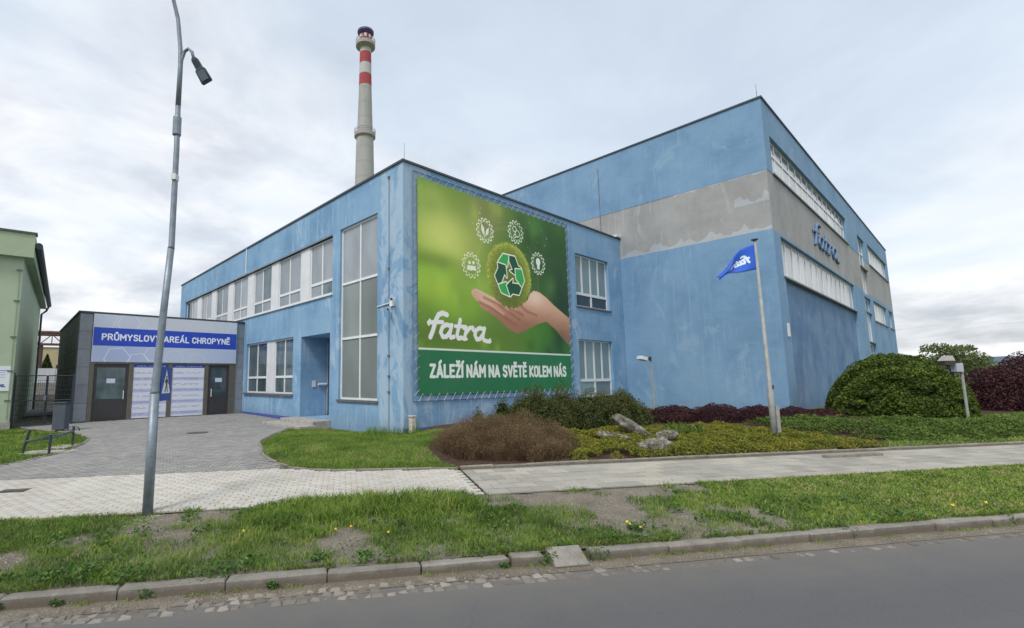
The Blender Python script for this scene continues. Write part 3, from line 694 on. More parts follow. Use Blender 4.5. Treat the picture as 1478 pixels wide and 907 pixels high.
# ------------------------------------------------------------ stroke lettering
def arc(cx, cy, rx, ry, a0, a1, n=10):
    return [(cx+rx*math.cos(R(a0+(a1-a0)*k/n)), cy+ry*math.sin(R(a0+(a1-a0)*k/n))) for k in range(n+1)]
def oval(w, y0=0, y1=1, r=.25):
    return arc(w-r, y1-r, r, r, 0, 90, 5)+arc(r, y1-r, r, r, 90, 180, 5)+arc(r, y0+r, r, r, 180, 270, 5)+arc(w-r, y0+r, r, r, 270, 360, 5)+[(w, y1-r)]
GL = {
 'A': (.56, [[(0, 0), (.28, 1), (.56, 0)], [(.1, .28), (.46, .28)]]),
 'C': (.48, [arc(.24, .74, .24, .26, 0, 180, 8)+arc(.24, .26, .24, .26, 180, 360, 8)]),
 'E': (.42, [[(.42, 1), (0, 1), (0, 0), (.42, 0)], [(0, .52), (.36, .52)]]),
 'H': (.5, [[(0, 0), (0, 1)], [(.5, 0), (.5, 1)], [(0, .5), (.5, .5)]]),
 'I': (.0, [[(0, 0), (0, 1)]]),
 'K': (.5, [[(0, 0), (0, 1)], [(.48, 1), (.06, .48), (.5, 0)]]),
 'L': (.4, [[(0, 1), (0, 0), (.4, 0)]]),
 'M': (.64, [[(0, 0), (0, 1), (.32, .38), (.64, 1), (.64, 0)]]),
 'N': (.52, [[(0, 0), (0, 1), (.52, 0), (.52, 1)]]),
 'O': (.5, [oval(.5)]),
 'P': (.46, [[(0, 0), (0, 1), (.22, 1)]+arc(.22, .74, .24, .26, 90, -90, 8)+[(0, .48)]]),
 'R': (.5, [[(0, 0), (0, 1), (.22, 1)]+arc(.22, .75, .24, .25, 90, -90, 8)+[(0, .5)], [(.24, .5), (.5, 0)]]),
 'S': (.46, [arc(.23, .76, .22, .24, 20, 200, 8)+[(.08, .58), (.38, .44)]+arc(.23, .24, .23, .24, 30, -160, 8)]),
 'T': (.5, [[(0, 1), (.5, 1)], [(.25, 1), (.25, 0)]]),
 'U': (.5, [[(0, 1), (0, .25)]+arc(.25, .25, .25, .25, 180, 360, 8)+[(.5, 1)]]),
 'V': (.54, [[(0, 1), (.27, 0), (.54, 1)]]),
 'Y': (.54, [[(0, 1), (.27, .45), (.54, 1)], [(.27, .45), (.27, 0)]]),
 'Z': (.46, [[(0, 1), (.46, 1), (0, 0), (.46, 0)]]),
}
ACC = {'Á': ('A', 'a'), 'Í': ('I', 'a'), 'Ý': ('Y', 'a'), 'Ž': ('Z', 'c'), 'Ě': ('E', 'c'), 'Ů': ('U', 'o')}
def text_strokes(txt, gap=.26, space=.34):
    x = 0; outp = []
    for ch in txt:
        if ch == ' ': x += space; continue
        acc = None
        if ch in ACC: ch, acc = ACC[ch]
        w, st = GL[ch]
        for s_ in st: outp.append([(x+a, c) for a, c in s_])
        m = x+w/2
        if acc == 'a': outp.append([(m-.04, 1.17), (m+.12, 1.36)])
        if acc == 'c': outp.append([(m-.14, 1.36), (m, 1.18), (m+.14, 1.36)])
        if acc == 'o': outp.append([(m+a, 1.27+c) for a, c in arc(0, 0, .1, .1, 0, 360, 10)])
        x += w+gap
    return outp, x-gap
# the company word in bold slanted lower case: (path, relative width)
LOGO = [
 ([(.10, .02), (.22, .30), (.36, .78), (.50, 1.06), (.70, 1.16), (.92, 1.10)], 1.25), ([(.02, .66), (.30, .70), (.70, .74)], 1.0), ([(.08, .78), (.03, .58)], .7),
 ([(1.10, .60), (.88, .64), (.68, .50), (.60, .26), (.70, .06), (.88, .08), (1.08, .34)], 1.15), ([(1.16, .64), (1.04, .22), (1.10, .05), (1.26, .10)], 1.1),
 ([(1.60, .92), (1.42, .20), (1.48, .04), (1.66, .08)], 1.15), ([(1.34, .60), (1.80, .62)], .95),
 ([(1.78, .55), (1.90, .60), (1.92, .50), (1.80, .03)], 1.1), ([(1.92, .36), (2.10, .58), (2.28, .60), (2.30, .48)], 1.1), ([(1.72, .03), (1.92, .03)], .8),
 ([(2.86, .58), (2.66, .62), (2.46, .50), (2.38, .26), (2.48, .05), (2.66, .08), (2.84, .32)], 1.15), ([(2.94, .62), (2.82, .20), (2.88, .04), (3.10, -.02), (3.24, .0)], 1.1), ([(3.24, .10), (3.22, -.06)], .6)]

# ------------------------------------------------------------ prints painted pixel by pixel in numpy
class Canvas:
    def __init__(s, w, h, res, col):
        s.w, s.h, s.res = w, h, res; s.W, s.H = int(w*res), int(h*res)
        s.a = np.empty((s.H, s.W, 3)); s.a[:] = np.array(col)/255.
        s.X, s.Y = np.meshgrid((np.arange(s.W)+.5)/res, (np.arange(s.H)+.5)/res)
    def sub(s, x0, x1, y0, y1):
        i0, i1 = max(0, int(x0*s.res)), min(s.W, int(x1*s.res)+2); j0, j1 = max(0, int(y0*s.res)), min(s.H, int(y1*s.res)+2)
        return slice(j0, j1), slice(i0, i1)
    def mixin(s, sl, alpha, col):
        c = np.array(col)/255. if np.ndim(col) == 1 or isinstance(col, tuple) else col
        s.a[sl] = s.a[sl]*(1-alpha[..., None])+c*alpha[..., None]
    def stroke(s, pts, w, col, soft=None, op=1.):
        soft = soft or 1./s.res
        P = np.array(pts, float); sl = s.sub(P[:, 0].min()-w, P[:, 0].max()+w, P[:, 1].min()-w, P[:, 1].max()+w)
        X, Y = s.X[sl], s.Y[sl]
        if X.size == 0: return
        d = np.full(X.shape, 1e9)
        for (x0, y0), (x1, y1) in zip(P[:-1], P[1:]):
            dx, dy = x1-x0, y1-y0; L = dx*dx+dy*dy or 1e-12
            t = np.clip(((X-x0)*dx+(Y-y0)*dy)/L, 0, 1); d = np.minimum(d, np.hypot(X-x0-t*dx, Y-y0-t*dy))
        s.mixin(sl, np.clip((w/2-d)/soft+.5, 0, 1)*op, col)
    def poly(s, pts, col, op=1., blur=0):
        P = np.array(pts, float); sl = s.sub(P[:, 0].min(), P[:, 0].max(), P[:, 1].min(), P[:, 1].max())
        s.mixin(sl, inpoly(s.X[sl], s.Y[sl], [tuple(p) for p in P]).astype(float)*op, col)
    def rect(s, x0, x1, y0, y1, col, op=1.):
        sl = s.sub(x0, x1-2./s.res, y0, y1-2./s.res); s.mixin(sl, np.ones(s.X[sl].shape)*op, col)
    def blob(s, x, y, rx, ry, col, op=1.):
        s.mixin((slice(None), slice(None)), op*np.exp(-(((s.X-x)/rx)**2+((s.Y-y)/ry)**2)), col)
    def ring(s, x, y, r, w, col, op=1., teeth=0, ta=0):
        sl = s.sub(x-r-2*w-.05, x+r+2*w+.05, y-r-2*w-.05, y+r+2*w+.05); X, Y = s.X[sl]-x, s.Y[sl]-y; d = np.hypot(X, Y)
        rr = r+(ta*np.clip(np.sin(np.arctan2(Y, X)*teeth)*3, -1, 1) if teeth else 0)
        s.mixin(sl, np.clip((w/2-abs(d-rr))*s.res+.5, 0, 1)*op, col)
    def text(s, txt, x, y, h, wid, sw, col):
        st, L = text_strokes(txt); k = (wid-sw)/L
        for p in st: s.stroke([(x+sw/2+a*k, y+sw/2+c*(h-sw)) for a, c in p], sw, col)
    def logo(s, x, y, h, wid, sw, col, mirror=False, op=1.):
        for p, rw in LOGO:
            s.stroke([(x+(a*wid/3.25 if not mirror else wid-a*wid/3.25), y+c*h/1.16) for a, c in p], sw*rw, col, op=op)
    def material(s, name, rough=.55):
        im = bpy.data.images.new(name, s.W, s.H, alpha=False); buf = np.ones((s.H, s.W, 4), np.float32); buf[..., :3] = np.clip(s.a, 0, 1); im.pixels.foreach_set(buf.ravel()); im.update()
        im.pack()
        m, t, b, v = newmat(name); tx = N(t, 'ShaderNodeTexImage'); tx.image = im; tx.extension = 'EXTEND'
        c = MIX(t, RAMP(t, NZ(t, v, 1.4, 5, .6), [(.4, (0, 0, 0)), (.8, (.07,)*3)]), tx.outputs[0], (.35, .36, .36))
        t.links.new(c, b.inputs['Base Color']); b.inputs['Roughness'].default_value = rough
        return m
def printed(name, fr, a0, a1, z0, z1, d0, d1, m, parent=None, origin=None, flip=False, back=None):
    """a thin board whose front carries the print through uv"""
    b = MB(); b.quad(fr(a0, z0, d1), fr(a1, z0, d1), fr(a1, z1, d1), fr(a0, z1, d1))
    b.uv = [(1, 0), (0, 0), (0, 1), (1, 1)] if flip else [(0, 0), (1, 0), (1, 1), (0, 1)]
    for p, q in (((a0, z0), (a0, z1)), ((a0, z1), (a1, z1)), ((a1, z1), (a1, z0)), ((a1, z0), (a0, z0))):
        b.quad(fr(*p, d0), fr(*p, d1), fr(*q, d1), fr(*q, d0)); b.uv += [(.005, .005)]*4
    return b.build(name, m, parent, origin=origin)

# ---- banner
BX0, BX1, BZ0, BZ1 = 9.62, 18.12, 1.12, 8.26
c = Canvas(8.5, 7.14, 120, (104, 138, 48))
for x, y, rx, ry, col, op in ((7.6, 5.5, 3.0, 3.6, (46, 82, 44), .95), (1.2, 5.2, 1.7, 1.1, (186, 198, 104), .9), (.7, 3.7, 1.3, .7, (150, 186, 60), .9), (1.9, 2.9, 1.2, .8, (140, 176, 62), .7), (.6, 4.45, 1.6, .28, (92, 118, 40), .6),
        (3.3, 6.6, 1.2, .9, (132, 122, 92), .75), (1.9, 6.8, .9, .5, (120, 140, 60), .6), (.6, 6.6, .7, .5, (170, 180, 110), .5), (2.6, 5.2, .8, 1.1, (150, 160, 84), .6), (4.6, 2.0, 2.4, .8, (92, 120, 44), .8), (.9, 1.9, 1.8, .5, (84, 108, 34), .8),
        (6.2, 6.6, .55, .6, (84, 130, 62), .7), (7.3, 4.3, .4, .45, (112, 148, 84), .6), (8.0, 3.5, .8, 1.4, (30, 58, 34), .8), (6.4, 2.2, .7, .6, (72, 128, 40), .7), (7.7, 1.9, .5, .9, (36, 66, 26), .8), (5.6, 5.8, .7, .5, (66, 100, 40), .6), (3.2, 3.8, 1.0, .5, (170, 196, 90), .45)):
    c.blob(x, y, rx, ry, col, op)
# orbit line
for k in range(3): c.ring(4.55, 4.45, 1.75+.05*k, .012, (220, 230, 200), .22)
# hand
skin = [(2.44, 3.49), (2.48, 3.64), (2.68, 3.7), (3.14, 3.59), (3.61, 3.46), (4.1, 3.35), (4.53, 3.31), (5.14, 3.32), (5.62, 3.57), (5.8, 3.85), (6.05, 4.0), (6.4, 3.98), (6.89, 3.8), (7.4, 3.53), (8.03, 3.26), (8.6, 3.01), (8.6, 1.74), (7.98, 2.12), (7.42, 2.52), (6.83, 2.8), (6.22, 2.65), (5.56, 2.41), (4.93, 2.2), (4.49, 2.32), (3.93, 2.64), (3.38, 2.88), (2.92, 3.02), (2.79, 3.19), (2.6, 3.31)]
c.poly(skin, (216, 168, 140))
sl = c.sub(2.4, 8.5, 1.7, 4.1); X, Y = c.X[sl], c.Y[sl]; inside = inpoly(X, Y, skin).astype(float)
tone = np.clip((Y-(3.6-.25*X*.25-.3))*1.1+.45+.25*(fbm(X*2.5, Y*5, 6)-.5), 0, 1)
c.mixin(sl, inside*(1-tone)*.75, (150, 92, 68)); c.mixin(sl, inside*np.exp(-((X-6.1)**2*1.6+(Y-3.75)**2*7))*.9, (244, 214, 190)); c.mixin(sl, inside*np.exp(-((X-3.2)**2*1.6+(Y-3.45)**2*14))*.6, (240, 200, 176))
for L in ([(2.85, 3.22), (3.5, 3.06), (4.2, 2.78), (4.85, 2.55)], [(3.1, 3.42), (3.8, 3.26), (4.5, 2.98), (5.1, 2.75)], [(4.0, 3.22), (4.7, 3.12), (5.3, 2.95)], [(5.2, 3.3), (5.6, 3.1), (6.2, 3.0)]):
    c.stroke(L, .09, (140, 84, 62), .09, .6)
for L in ([(2.9, 3.32), (3.5, 3.17), (4.15, 2.9)], [(3.2, 3.5), (3.8, 3.37), (4.4, 3.1)], [(4.3, 3.24), (4.9, 3.16)]): c.stroke(L, .10, (236, 196, 170), .10, .6)
c.stroke([(2.47, 3.52), (2.66, 3.66), (3.1, 3.56)], .05, (240, 205, 185), .05, .6)
# moss ball
sl = c.sub(3.1, 6.1, 3.0, 5.9); X, Y = c.X[sl]-4.57, c.Y[sl]-4.44; d = np.hypot(X*.97, Y)
fz = vnoise(c.X[sl]*22, c.Y[sl]*22, 3)*.10+vnoise(c.X[sl]*45, c.Y[sl]*45, 4)*.06
al = np.clip((1.22+fz-d)*25, 0, 1); c.mixin(sl, al, (112, 128, 42))
c.mixin(sl, al*np.clip(d/1.2, 0, 1)**4*.7, (208, 212, 110)); c.mixin(sl, al*np.clip(vnoise(c.X[sl]*30, c.Y[sl]*30, 5), 0, 1)*.5, (70, 84, 24)); c.mixin(sl, al*np.clip(-Y-.3, 0, 1)*.6, (60, 70, 22))
# recycling arrows
def rot(P, a): ca, sa = math.cos(R(a)), math.sin(R(a)); return [(4.58+(x*ca-y*sa), 4.42+(x*sa+y*ca)) for x, y in P]
lightq = [(-.36, .80), (-.66, .46), (-.44, .14), (-.12, .36), (-.04, .80)]; darkq = [(.0, .80), (.34, .80), (.52, .46), (.70, .40), (.44, .02), (.0, .20), (.18, .26), (-.02, .58)]
for a in (0, 120, 240):
    for q, col in ((lightq, (52, 158, 84)), (darkq, (18, 84, 60))):
        P = rot(q, a); c.stroke(P+[P[0]], .09, (226, 236, 200)); c.poly(P, col)
# four cog icons
for gx, gy in ((3.23, 5.94), (5.02, 6.23), (2.47, 4.51), (6.41, 5.17)):
    c.ring(gx, gy, .42, .05, (232, 236, 226), .95, 14, .035); c.ring(gx, gy, .33, .02, (232, 236, 226), .8)
w_ = (240, 242, 236)
c.poly([(3.15, 5.72), (3.02, 5.95), (3.05, 6.18), (3.2, 6.0)], w_); c.poly([(3.25, 5.72), (3.42, 5.86), (3.45, 6.1), (3.3, 5.98)], w_); c.stroke([(3.2, 5.68), (3.22, 5.9)], .03, w_)
for x, y, r in ((4.95, 6.34, .11), (5.12, 6.18, .13), (4.96, 6.06, .07)): c.ring(x, y, r, .035, w_)
for x, y in ((2.38, 4.6), (2.58, 4.62)): c.poly([(x+.07*math.cos(t), y+.07*math.sin(t)) for t in np.linspace(0, 6.28, 12)], w_); c.poly([(x-.13, y-.28), (x+.13, y-.28), (x+.11, y-.11), (x-.11, y-.11)], w_)
c.poly([(6.41+.15*math.cos(t), 5.24+.17*math.sin(t)) for t in np.linspace(0, 6.28, 16)], w_); c.rect(6.34, 6.50, 4.94, 5.12, w_)
for k in range(26): 
    x, y = 2.5+4.6*rnd.random(), 4.9+2.0*rnd.random(); c.blob(x, y, .03, .03, (230, 240, 210), .7) if k < 8 else c.stroke([(x, y), (x+.01, y)], .035, (225, 235, 205), op=.6)
# soft out-of-focus foliage: light discs and leaf strokes
bk = np.random.default_rng(5)
for _ in range(70):
    x, y = bk.uniform(0, 8.5), bk.uniform(1.4, 7.1); r_ = bk.uniform(.12, .38); dk = x > 5.2
    if 2.3 < x < 8.5 and 2.0 < y < 4.1 or math.hypot(x-4.57, y-4.44) < 1.6: continue
    c.blob(x, y, r_, r_*bk.uniform(.8, 1.8), ((70, 118, 48) if bk.random() < .5 else (26, 50, 26)) if dk else ((176, 196, 92) if bk.random() < .5 else (96, 126, 44)), bk.uniform(.2, .45))
keep_ = c.a.copy(); g_ = (keep_[..., 1] > keep_[..., 0]*1.02)[..., None]
c.a[:] = np.where(g_, np.clip((keep_-.42)*1.28+.45, 0, 1), np.clip(keep_*1.04, 0, 1))
for x, y, rx, ry, col, op in ((1.1, 5.5, 1.2, .8, (222, 226, 130), .55), (.9, 3.5, 1.0, .45, (190, 216, 80), .5)): c.blob(x, y, rx, ry, col, op)
c.rect(0, 8.5, 0, 1.44, (28, 116, 72)); c.blob(8, .6, 3, 1.4, (36, 128, 74), .5); c.rect(0, 8.6, 1.44, 1.50, (225, 235, 225))
c.logo(.42, 1.84, .84, 2.95, .138, (244, 246, 244))
c.text('ZÁLEŽÍ NÁM NA SVĚTĚ KOLEM NÁS', .46, .53, .47, 7.65, .10, (238, 244, 238))
MBAN = c.material('banner_print', .5)
ban = thing('advertising_banner', (BX0, YA-.06, BZ0), 'large green printed banner of a hand holding a mossy ball, laced to the blue wall', 'banner')
printed('print', ff, BX0, BX1, BZ0, BZ1, .050, .058, MBAN, ban)
b = MB(); E_ = .17
for p, q in (((BX0-E_, BZ0-E_), (BX1+E_, BZ0-E_)), ((BX0-E_, BZ1+E_), (BX1+E_, BZ1+E_)), ((BX0-E_, BZ0-E_), (BX0-E_, BZ1+E_)), ((BX1+E_, BZ0-E_), (BX1+E_, BZ1+E_))):
    b.tube([ff(p[0], p[1], .03), ff(q[0], q[1], .03)], .016, 6)
b.build('hanging_frame', simple('frame_blue', (.13, .22, .36), .5, .2, 5), ban)
b = MB()
def zig(p, q, nrm, n):
    pts = []
    for i in range(n*2+1):
        t = i/(n*2); a = p[0]+(q[0]-p[0])*t; z = p[1]+(q[1]-p[1])*t; o_ = E_+.02 if i % 2 == 0 else -.05
        pts.append(ff(a+nrm[0]*o_, z+nrm[1]*o_, .064))
    b.tube(pts, .006, 4)
zig((BX0, BZ0), (BX1, BZ0), (0, -1), 24); zig((BX0, BZ1), (BX1, BZ1), (0, 1), 24); zig((BX0, BZ0), (BX0, BZ1), (-1, 0), 20); zig((BX1, BZ0), (BX1, BZ1), (1, 0), 20)
b.build('lacing_rope', simple('white_rope', (.62, .64, .66), .7, .1, 5), ban)

# raised word on the hall
wd = MB(); LX, LZ, LW, LH = 30.5, 8.25, 6.3, 1.35
for p, rw in LOGO:
    pts = [hf(LX+a*LW/3.25, LZ+cc*LH/1.16, .04) for a, cc in p]; fine = []
    for a, cc in zip(pts, pts[1:]): fine += [a.lerp(cc, k/4) for k in range(4)]
    wd.tube(fine+[pts[-1]], .058*rw, 8)
wd.build('lettering', simple('sign_blue', (.12, .21, .36), .5, .15, 3), hall, smooth=True)

# ------------------------------------------------------------ entrance pavilion
pv = thing('entrance_pavilion', (XG0, YG, 0), 'low grey tiled entrance pavilion with two dark doors beside the blue office', 'building')
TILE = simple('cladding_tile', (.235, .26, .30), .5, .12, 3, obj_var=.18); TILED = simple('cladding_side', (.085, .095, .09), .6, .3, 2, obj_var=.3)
fp = FF(YG); PD = 10.5
b = MB(); b.box(XG0+.02, XA-.01, YG+.06, YG+PD, -.3, 4.60); b.build('wall', simple('pavilion_render', (.12, .13, .13), .8, .3, 2), pv)
b = MB(); b.box(XG0-.06, XA-.01, YG-.04, YG+PD+.05, 4.62, 4.70); b.build('coping', COPING, pv)
def tiles(fr, a0, a1, na, z0, z1, nz, d0, d1, m, name='cladding_tile'):
    for i in range(na):
        for j in range(nz):
            b = MB(); A0 = a0+(a1-a0)*i/na; A1 = a0+(a1-a0)*(i+1)/na; Z0 = z0+(z1-z0)*j/nz; Z1 = z0+(z1-z0)*(j+1)/nz
            jd = rnd.uniform(0, .003); b.fbox(fr, A0+.006, A1-.006, Z0+.006, Z1-.006, d0, d1+jd); b.build(name, m, pv)
tiles(fp, XG0, 2.58, 1, 0, 4.6, 6, -.05, .0, TILE); tiles(fp, 8.66, 9.07, 1, 0, 4.6, 6, -.05, .0, TILE)
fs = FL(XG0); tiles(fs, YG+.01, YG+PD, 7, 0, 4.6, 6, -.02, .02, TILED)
b = MB()     # bronze door/board surround
for a in ((2.58, 2.73), (4.02, 4.20), (5.60, 5.78), (7.20, 7.38), (8.38, 8.66)): b.fbox(fp, a[0], a[1], -.03, 2.44, -.06, .03)
b.fbox(fp, 2.58, 8.66, 2.44, 2.52, -.06, .034); b.build('shopfront_frame', BRONZE, pv)
for (a0, a1, hs, gl, big) in ((2.73, 4.02, 1, G_ROOM, True), (7.38, 8.38, -1, G_DARK, False)):
    b = MB(); b.fbox(fp, a0, a1, 0, 2.44, -.05, -.02); dr = b.build('door', ALU, pv); dr['label'] = 'dark glazed door with a small blue and white notice'
    p = MB(); p.fbox(fp, a0+.13, a1-.13, .92, 2.28, -.021, -.012); p.build('pane', gl, dr)
    p = MB(); p.fbox(fp, a0+.13, a1-.13, .12, .86, -.021, -.010); p.build('kick_panel', ALU, dr)
    hx = a1-.16 if hs > 0 else a0+.16
    p = MB(); p.tube([fp(hx, .9, -.01), fp(hx, .9, .06), fp(hx, 1.25, .06), fp(hx, 1.25, -.01)], .018, 8); p.build('handle', WHITE, dr)
    p = MB(); cx_ = (a0+a1)/2; p.fbox(fp, cx_-.16, cx_+.16, 1.60, 1.80, -.012, -.008); nb = p.build('notice', simple('notice_paper', (.6, .68, .8), .6, .1, 9), dr)
# sign
c = Canvas(6.04, 2.12, 180, (196, 206, 226))
c.blob(1.0, .4, 1.6, .8, (168, 184, 226), .8); c.blob(4.6, 1.8, 2.2, .6, (214, 218, 226), .8); c.blob(5.6, .3, 1.2, .6, (186, 200, 232), .8); c.blob(2.6, 1.9, 1.4, .5, (206, 210, 218), .7)
def hexa(x, y, r, col, op, w=.02): c.stroke([(x+r*math.cos(R(60*k+8)), y+r*math.sin(R(60*k+8))) for k in range(7)], w, col, op=op)
for x, y, r, w in ((.92, .18, .5, .035), (1.72, .02, .42, .03), (2.3, .4, .35, .02), (3.2, .2, .4, .015), (.3, 1.9, .55, .02), (1.3, 1.75, .45, .02), (2.2, 1.95, .4, .015), (4.2, .1, .4, .012), (5.2, 1.9, .5, .012)):
    hexa(x, y, r, (232, 238, 246), .8, w)
c.rect(0, 6.1, .72, 1.53, (34, 72, 190)); c.text('PRŮMYSLOVÝ AREÁL CHROPYNĚ', .30, .96, .31, 5.42, .058, (238, 242, 250))
sg = thing('entrance_sign', (2.61, YG-.06, 2.5), 'wide pale sign with a blue band and white lettering over the pavilion doors', 'sign')
printed('sign_face', fp, 2.62, 8.66, 2.525, 4.60, .045, .06, c.material('sign_print', .45), sg)
b = MB(); b.fbox(fp, 2.60, 8.68, 2.522, 4.61, .0, .044); b.build('sign_box', WPANEL, sg)
for k, (a0, a1) in enumerate(((4.20, 5.60), (5.78, 7.20))):
    c = Canvas(a1-a0, 2.41, 130, (222, 226, 238))
    c.rect(0, 2, 2.27, 2.41, (36, 70, 170)); c.text('AREAL CHROPYNE' if False else 'AREÁL CHROPYNĚ', .12, 2.32, .035, a1-a0-.24, .010, (225, 230, 245))
    for j in range(8):
        z = .12+j*.265
        if j % 2 == 0: c.rect(0, 2, z-.03, z+.12, (186, 190, 226), .9)
        for q in range(2):
            x = .06
            while x < a1-a0-.25:
                l = rnd.uniform(.03, .13)
                if rnd.random() < .75: c.rect(x, x+l, z+.02+q*.05, z+.042+q*.05, (96, 100, 150), .55)
                x += l+.02
    td = thing('directory_board', (a0, YG-.03, .02), ('tall company directory board just right of the left pavilion door', 'tall company directory board just left of the right pavilion door')[k], 'notice board', 'directory boards between the pavilion doors')
    printed('board_face', fp, a0+.01, a1-.01, .03, 2.43, -.01, .012, c.material('directory_print', .4), td)

# ------------------------------------------------------------ green building
ga = R(-4); GC = Vector((.13, 24.42, 0)); gx = Vector((math.cos(ga), math.sin(ga), 0)); gy = Vector((-math.sin(ga), math.cos(ga), 0))
gb = thing('green_building', GC, 'pale green rendered building with a dark gutter at the left edge', 'building')
def gfr(a, z, d): return GC + gx*a - gy*d + Vector((0, 0, z))      # front facade
def gsd(a, z, d): return GC + gy*a + gx*d + Vector((0, 0, z))      # right side facade
LG = 16
b = MB(); b.hexa([gfr(-14, -.3, 0), gfr(0, -.3, 0), gfr(0, -.3, -LG), gfr(-14, -.3, -LG), gfr(-14, 6.5, 0), gfr(0, 6.5, 0), gfr(0, 6.5, -LG), gfr(-14, 6.5, -LG)]); b.build('wall', GREENP, gb)
b = MB(); b.hexa([gfr(-14, 6.5, .28), gfr(.30, 6.5, .28), gfr(.30, 6.5, -LG-.3), gfr(-14, 6.5, -LG-.3), gfr(-14, 7.42, .28), gfr(.30, 7.42, .28), gfr(.30, 7.42, -.1), gfr(-14, 7.42, -.1)]); b.build('cornice', GREEND, gb)
b = MB(); b.hexa([gfr(-14, 7.42, .33), gfr(.35, 7.42, .33), gfr(.35, 7.42, -.1), gfr(-14, 7.42, -.1), gfr(-14, 7.50, .33), gfr(.35, 7.50, .33), gfr(.35, 7.50, -.1), gfr(-14, 7.50, -.1)]); b.build('coping', simple('green_coping', (.06, .085, .06), .5, .2, 4), gb)
b = MB(); b.tube([gsd(-.2, 7.0, .42), gsd(LG+.3, 6.75, .42)], .13, 12); b.build('gutter', DKSTEEL, gb)
b = MB(); b.tube([gsd(LG+.1, 6.7, .42), gsd(LG+.1, 6.35, .3), gsd(LG-.05, 6.1, .08), gsd(LG-.05, -.1, .08)], .06, 8); b.build('downpipe', DKSTEEL, gb)
b = MB(); b.tube([gfr(-.10, .3, .02), gfr(-.10, 6.1, .02)], .012, 6); b.build('cable', GREEND, gb)
for z in (1.0, 2.1, 3.4, 4.8, 6.0):
    b = MB(); b.obox(gfr(-.10, z, .03), gx, gy, (0, 0, 1), .09, .02, .02); b.build('cable_clip', SILL, gb)
b = MB(); b.hexa([gfr(-14, -.3, .03), gfr(.03, -.3, .03), gfr(.03, -.3, -.1), gfr(-14, -.3, -.1), gfr(-14, .2, .03), gfr(.03, .2, .03), gfr(.03, .2, -.1), gfr(-14, .2, -.1)]); b.build('plinth', CONC, gb)
c = Canvas(1.3, .95, 120, (226, 230, 238)); c.rect(0, 1.3, .78, .80, (90, 110, 180)); c.logo(.72, .16, .16, .45, .03, (40, 60, 130))
for k in range(3): c.rect(.1, 1.15, .52+k*.09, .545+k*.09, (130, 140, 180), .7)
p0 = Vector((0, 0, 0))
q = printed('wall_sign', gfr, -1.36, -.08, 1.35, 2.28, .012, .03, c.material('plate_print', .4), origin=gfr(-1, 1.35, .02)); tag(q, 'small white notice plate on the green wall', 'sign')

# ---- gate between the buildings
gt_ = thing('metal_gate', (1.1, 24.85, -.1), 'dark mesh double gate between the green building and the pavilion', 'gate')
fg = FF(24.85)
def leaf(a0, a1, z0, z1):
    b = MB()
    for p, q in (((a0, z0), (a1, z0)), ((a0, z1), (a1, z1)), ((a0, z0), (a0, z1)), ((a1, z0), (a1, z1)), ((a0, .95), (a1, .95))): b.tube([fg(*p, 0), fg(*q, 0)], .022, 6)
    f = b.build('gate_leaf', DKSTEEL, gt_); b = MB(); n = int((a1-a0)/.06)
    for i in range(1, n): a = a0+(a1-a0)*i/n; b.tube([fg(a, z0, 0), fg(a, z1, 0)], .005, 4, False)
    for j in range(1, 10): z = z0+(z1-z0)*j/10; b.tube([fg(a0, z, .006), fg(a1, z, .006)], .005, 4, False)
    b.build('mesh_infill', DKSTEEL, f)
leaf(.22, 1.16, .02, 1.93); leaf(1.20, 2.0, .02, 1.93)
for a in (.17, 2.05):
    b = MB(); b.fbox(fg, a-.035, a+.035, -.2, 2.05, -.035, .035); b.build('gate_post', DKSTEEL, gt_)
b = MB(); b.fbox(fg, 1.10, 1.18, .95, 1.15, .02, .05); b.build('lock', STEEL, gt_)
# litter bin
bn = thing('litter_bin', (1.52, 22.1, -.08), 'dark grey metal litter bin in front of the mesh gate', 'bin')
b = MB(); z0 = GXY(1.52, 22.1)
def bx(hx, hy, za_, zb): b.hexa([Vector((1.52, 22.1, z))+ES*(i*hx)+EN*(j*hy) for z in (za_, zb) for i, j in ((-1, -1), (1, -1), (1, 1), (-1, 1))])
bx(.20, .16, z0+.08, z0+.98); b.build('bin_body', simple('bin_grey', (.07, .085, .11), .5, .15, 8), bn, bevel=.01)
b = MB(); bx(.22, .18, z0+.985, z0+1.05); b.build('bin_lid', DKSTEEL, bn, bevel=.01)
b = MB(); bx(.10, .08, z0, z0+.079); b.build('bin_foot', DKSTEEL, bn)
# bike barrier
br = thing('bicycle_stand', (.87, 15.6, -.13), 'low dark steel bicycle stand with a bent rail on the left lawn', 'bicycle stand')
PO = [(Vector((.36, 15.93, -.13)), Vector((.15, -.13, .68))), (Vector((.87, 15.41, -.13)), Vector((.02, -.02, .55))), (Vector((1.46, 16.92, -.13)), Vector((0, 0, .62)))]
for p, d_ in PO:
    b = MB(); b.tube([p-Vector((0, 0, .1)), p+d_*.9], .030, 8); b.build('post', DKSTEEL, br)
b = MB(); b.tube([PO[0][0]+PO[0][1]*.48, PO[1][0]+PO[1][1]*.78+Vector((0, 0, -.02)), PO[2][0]+PO[2][1]*.68], .034, 8); b.build('rail', simple('rail_blue_grey', (.055, .085, .12), .45, .2, 6), br)
for k, (p, d_) in enumerate(PO):
    t0 = p+d_*.9; b = MB(); path = [t0+ES*(.14*math.sin(R(a)))*(1 if k else 1)+Vector((0, 0, .10*math.cos(R(a))-.10)) + EN*(.02*a/90) for a in range(-100, 111, 15)]
    b.tube(path, .012, 6); b.build('wheel_loop', DKSTEEL, br)
b = MB(); b.obox(SN(-7.35, 14.0, -.105), ES, EN, (0, 0, 1), .55, .28, .02); b.obox(SN(-7.6, 15.1, -.11), ES, EN, (0, 0, 1), .25, .4, .02)
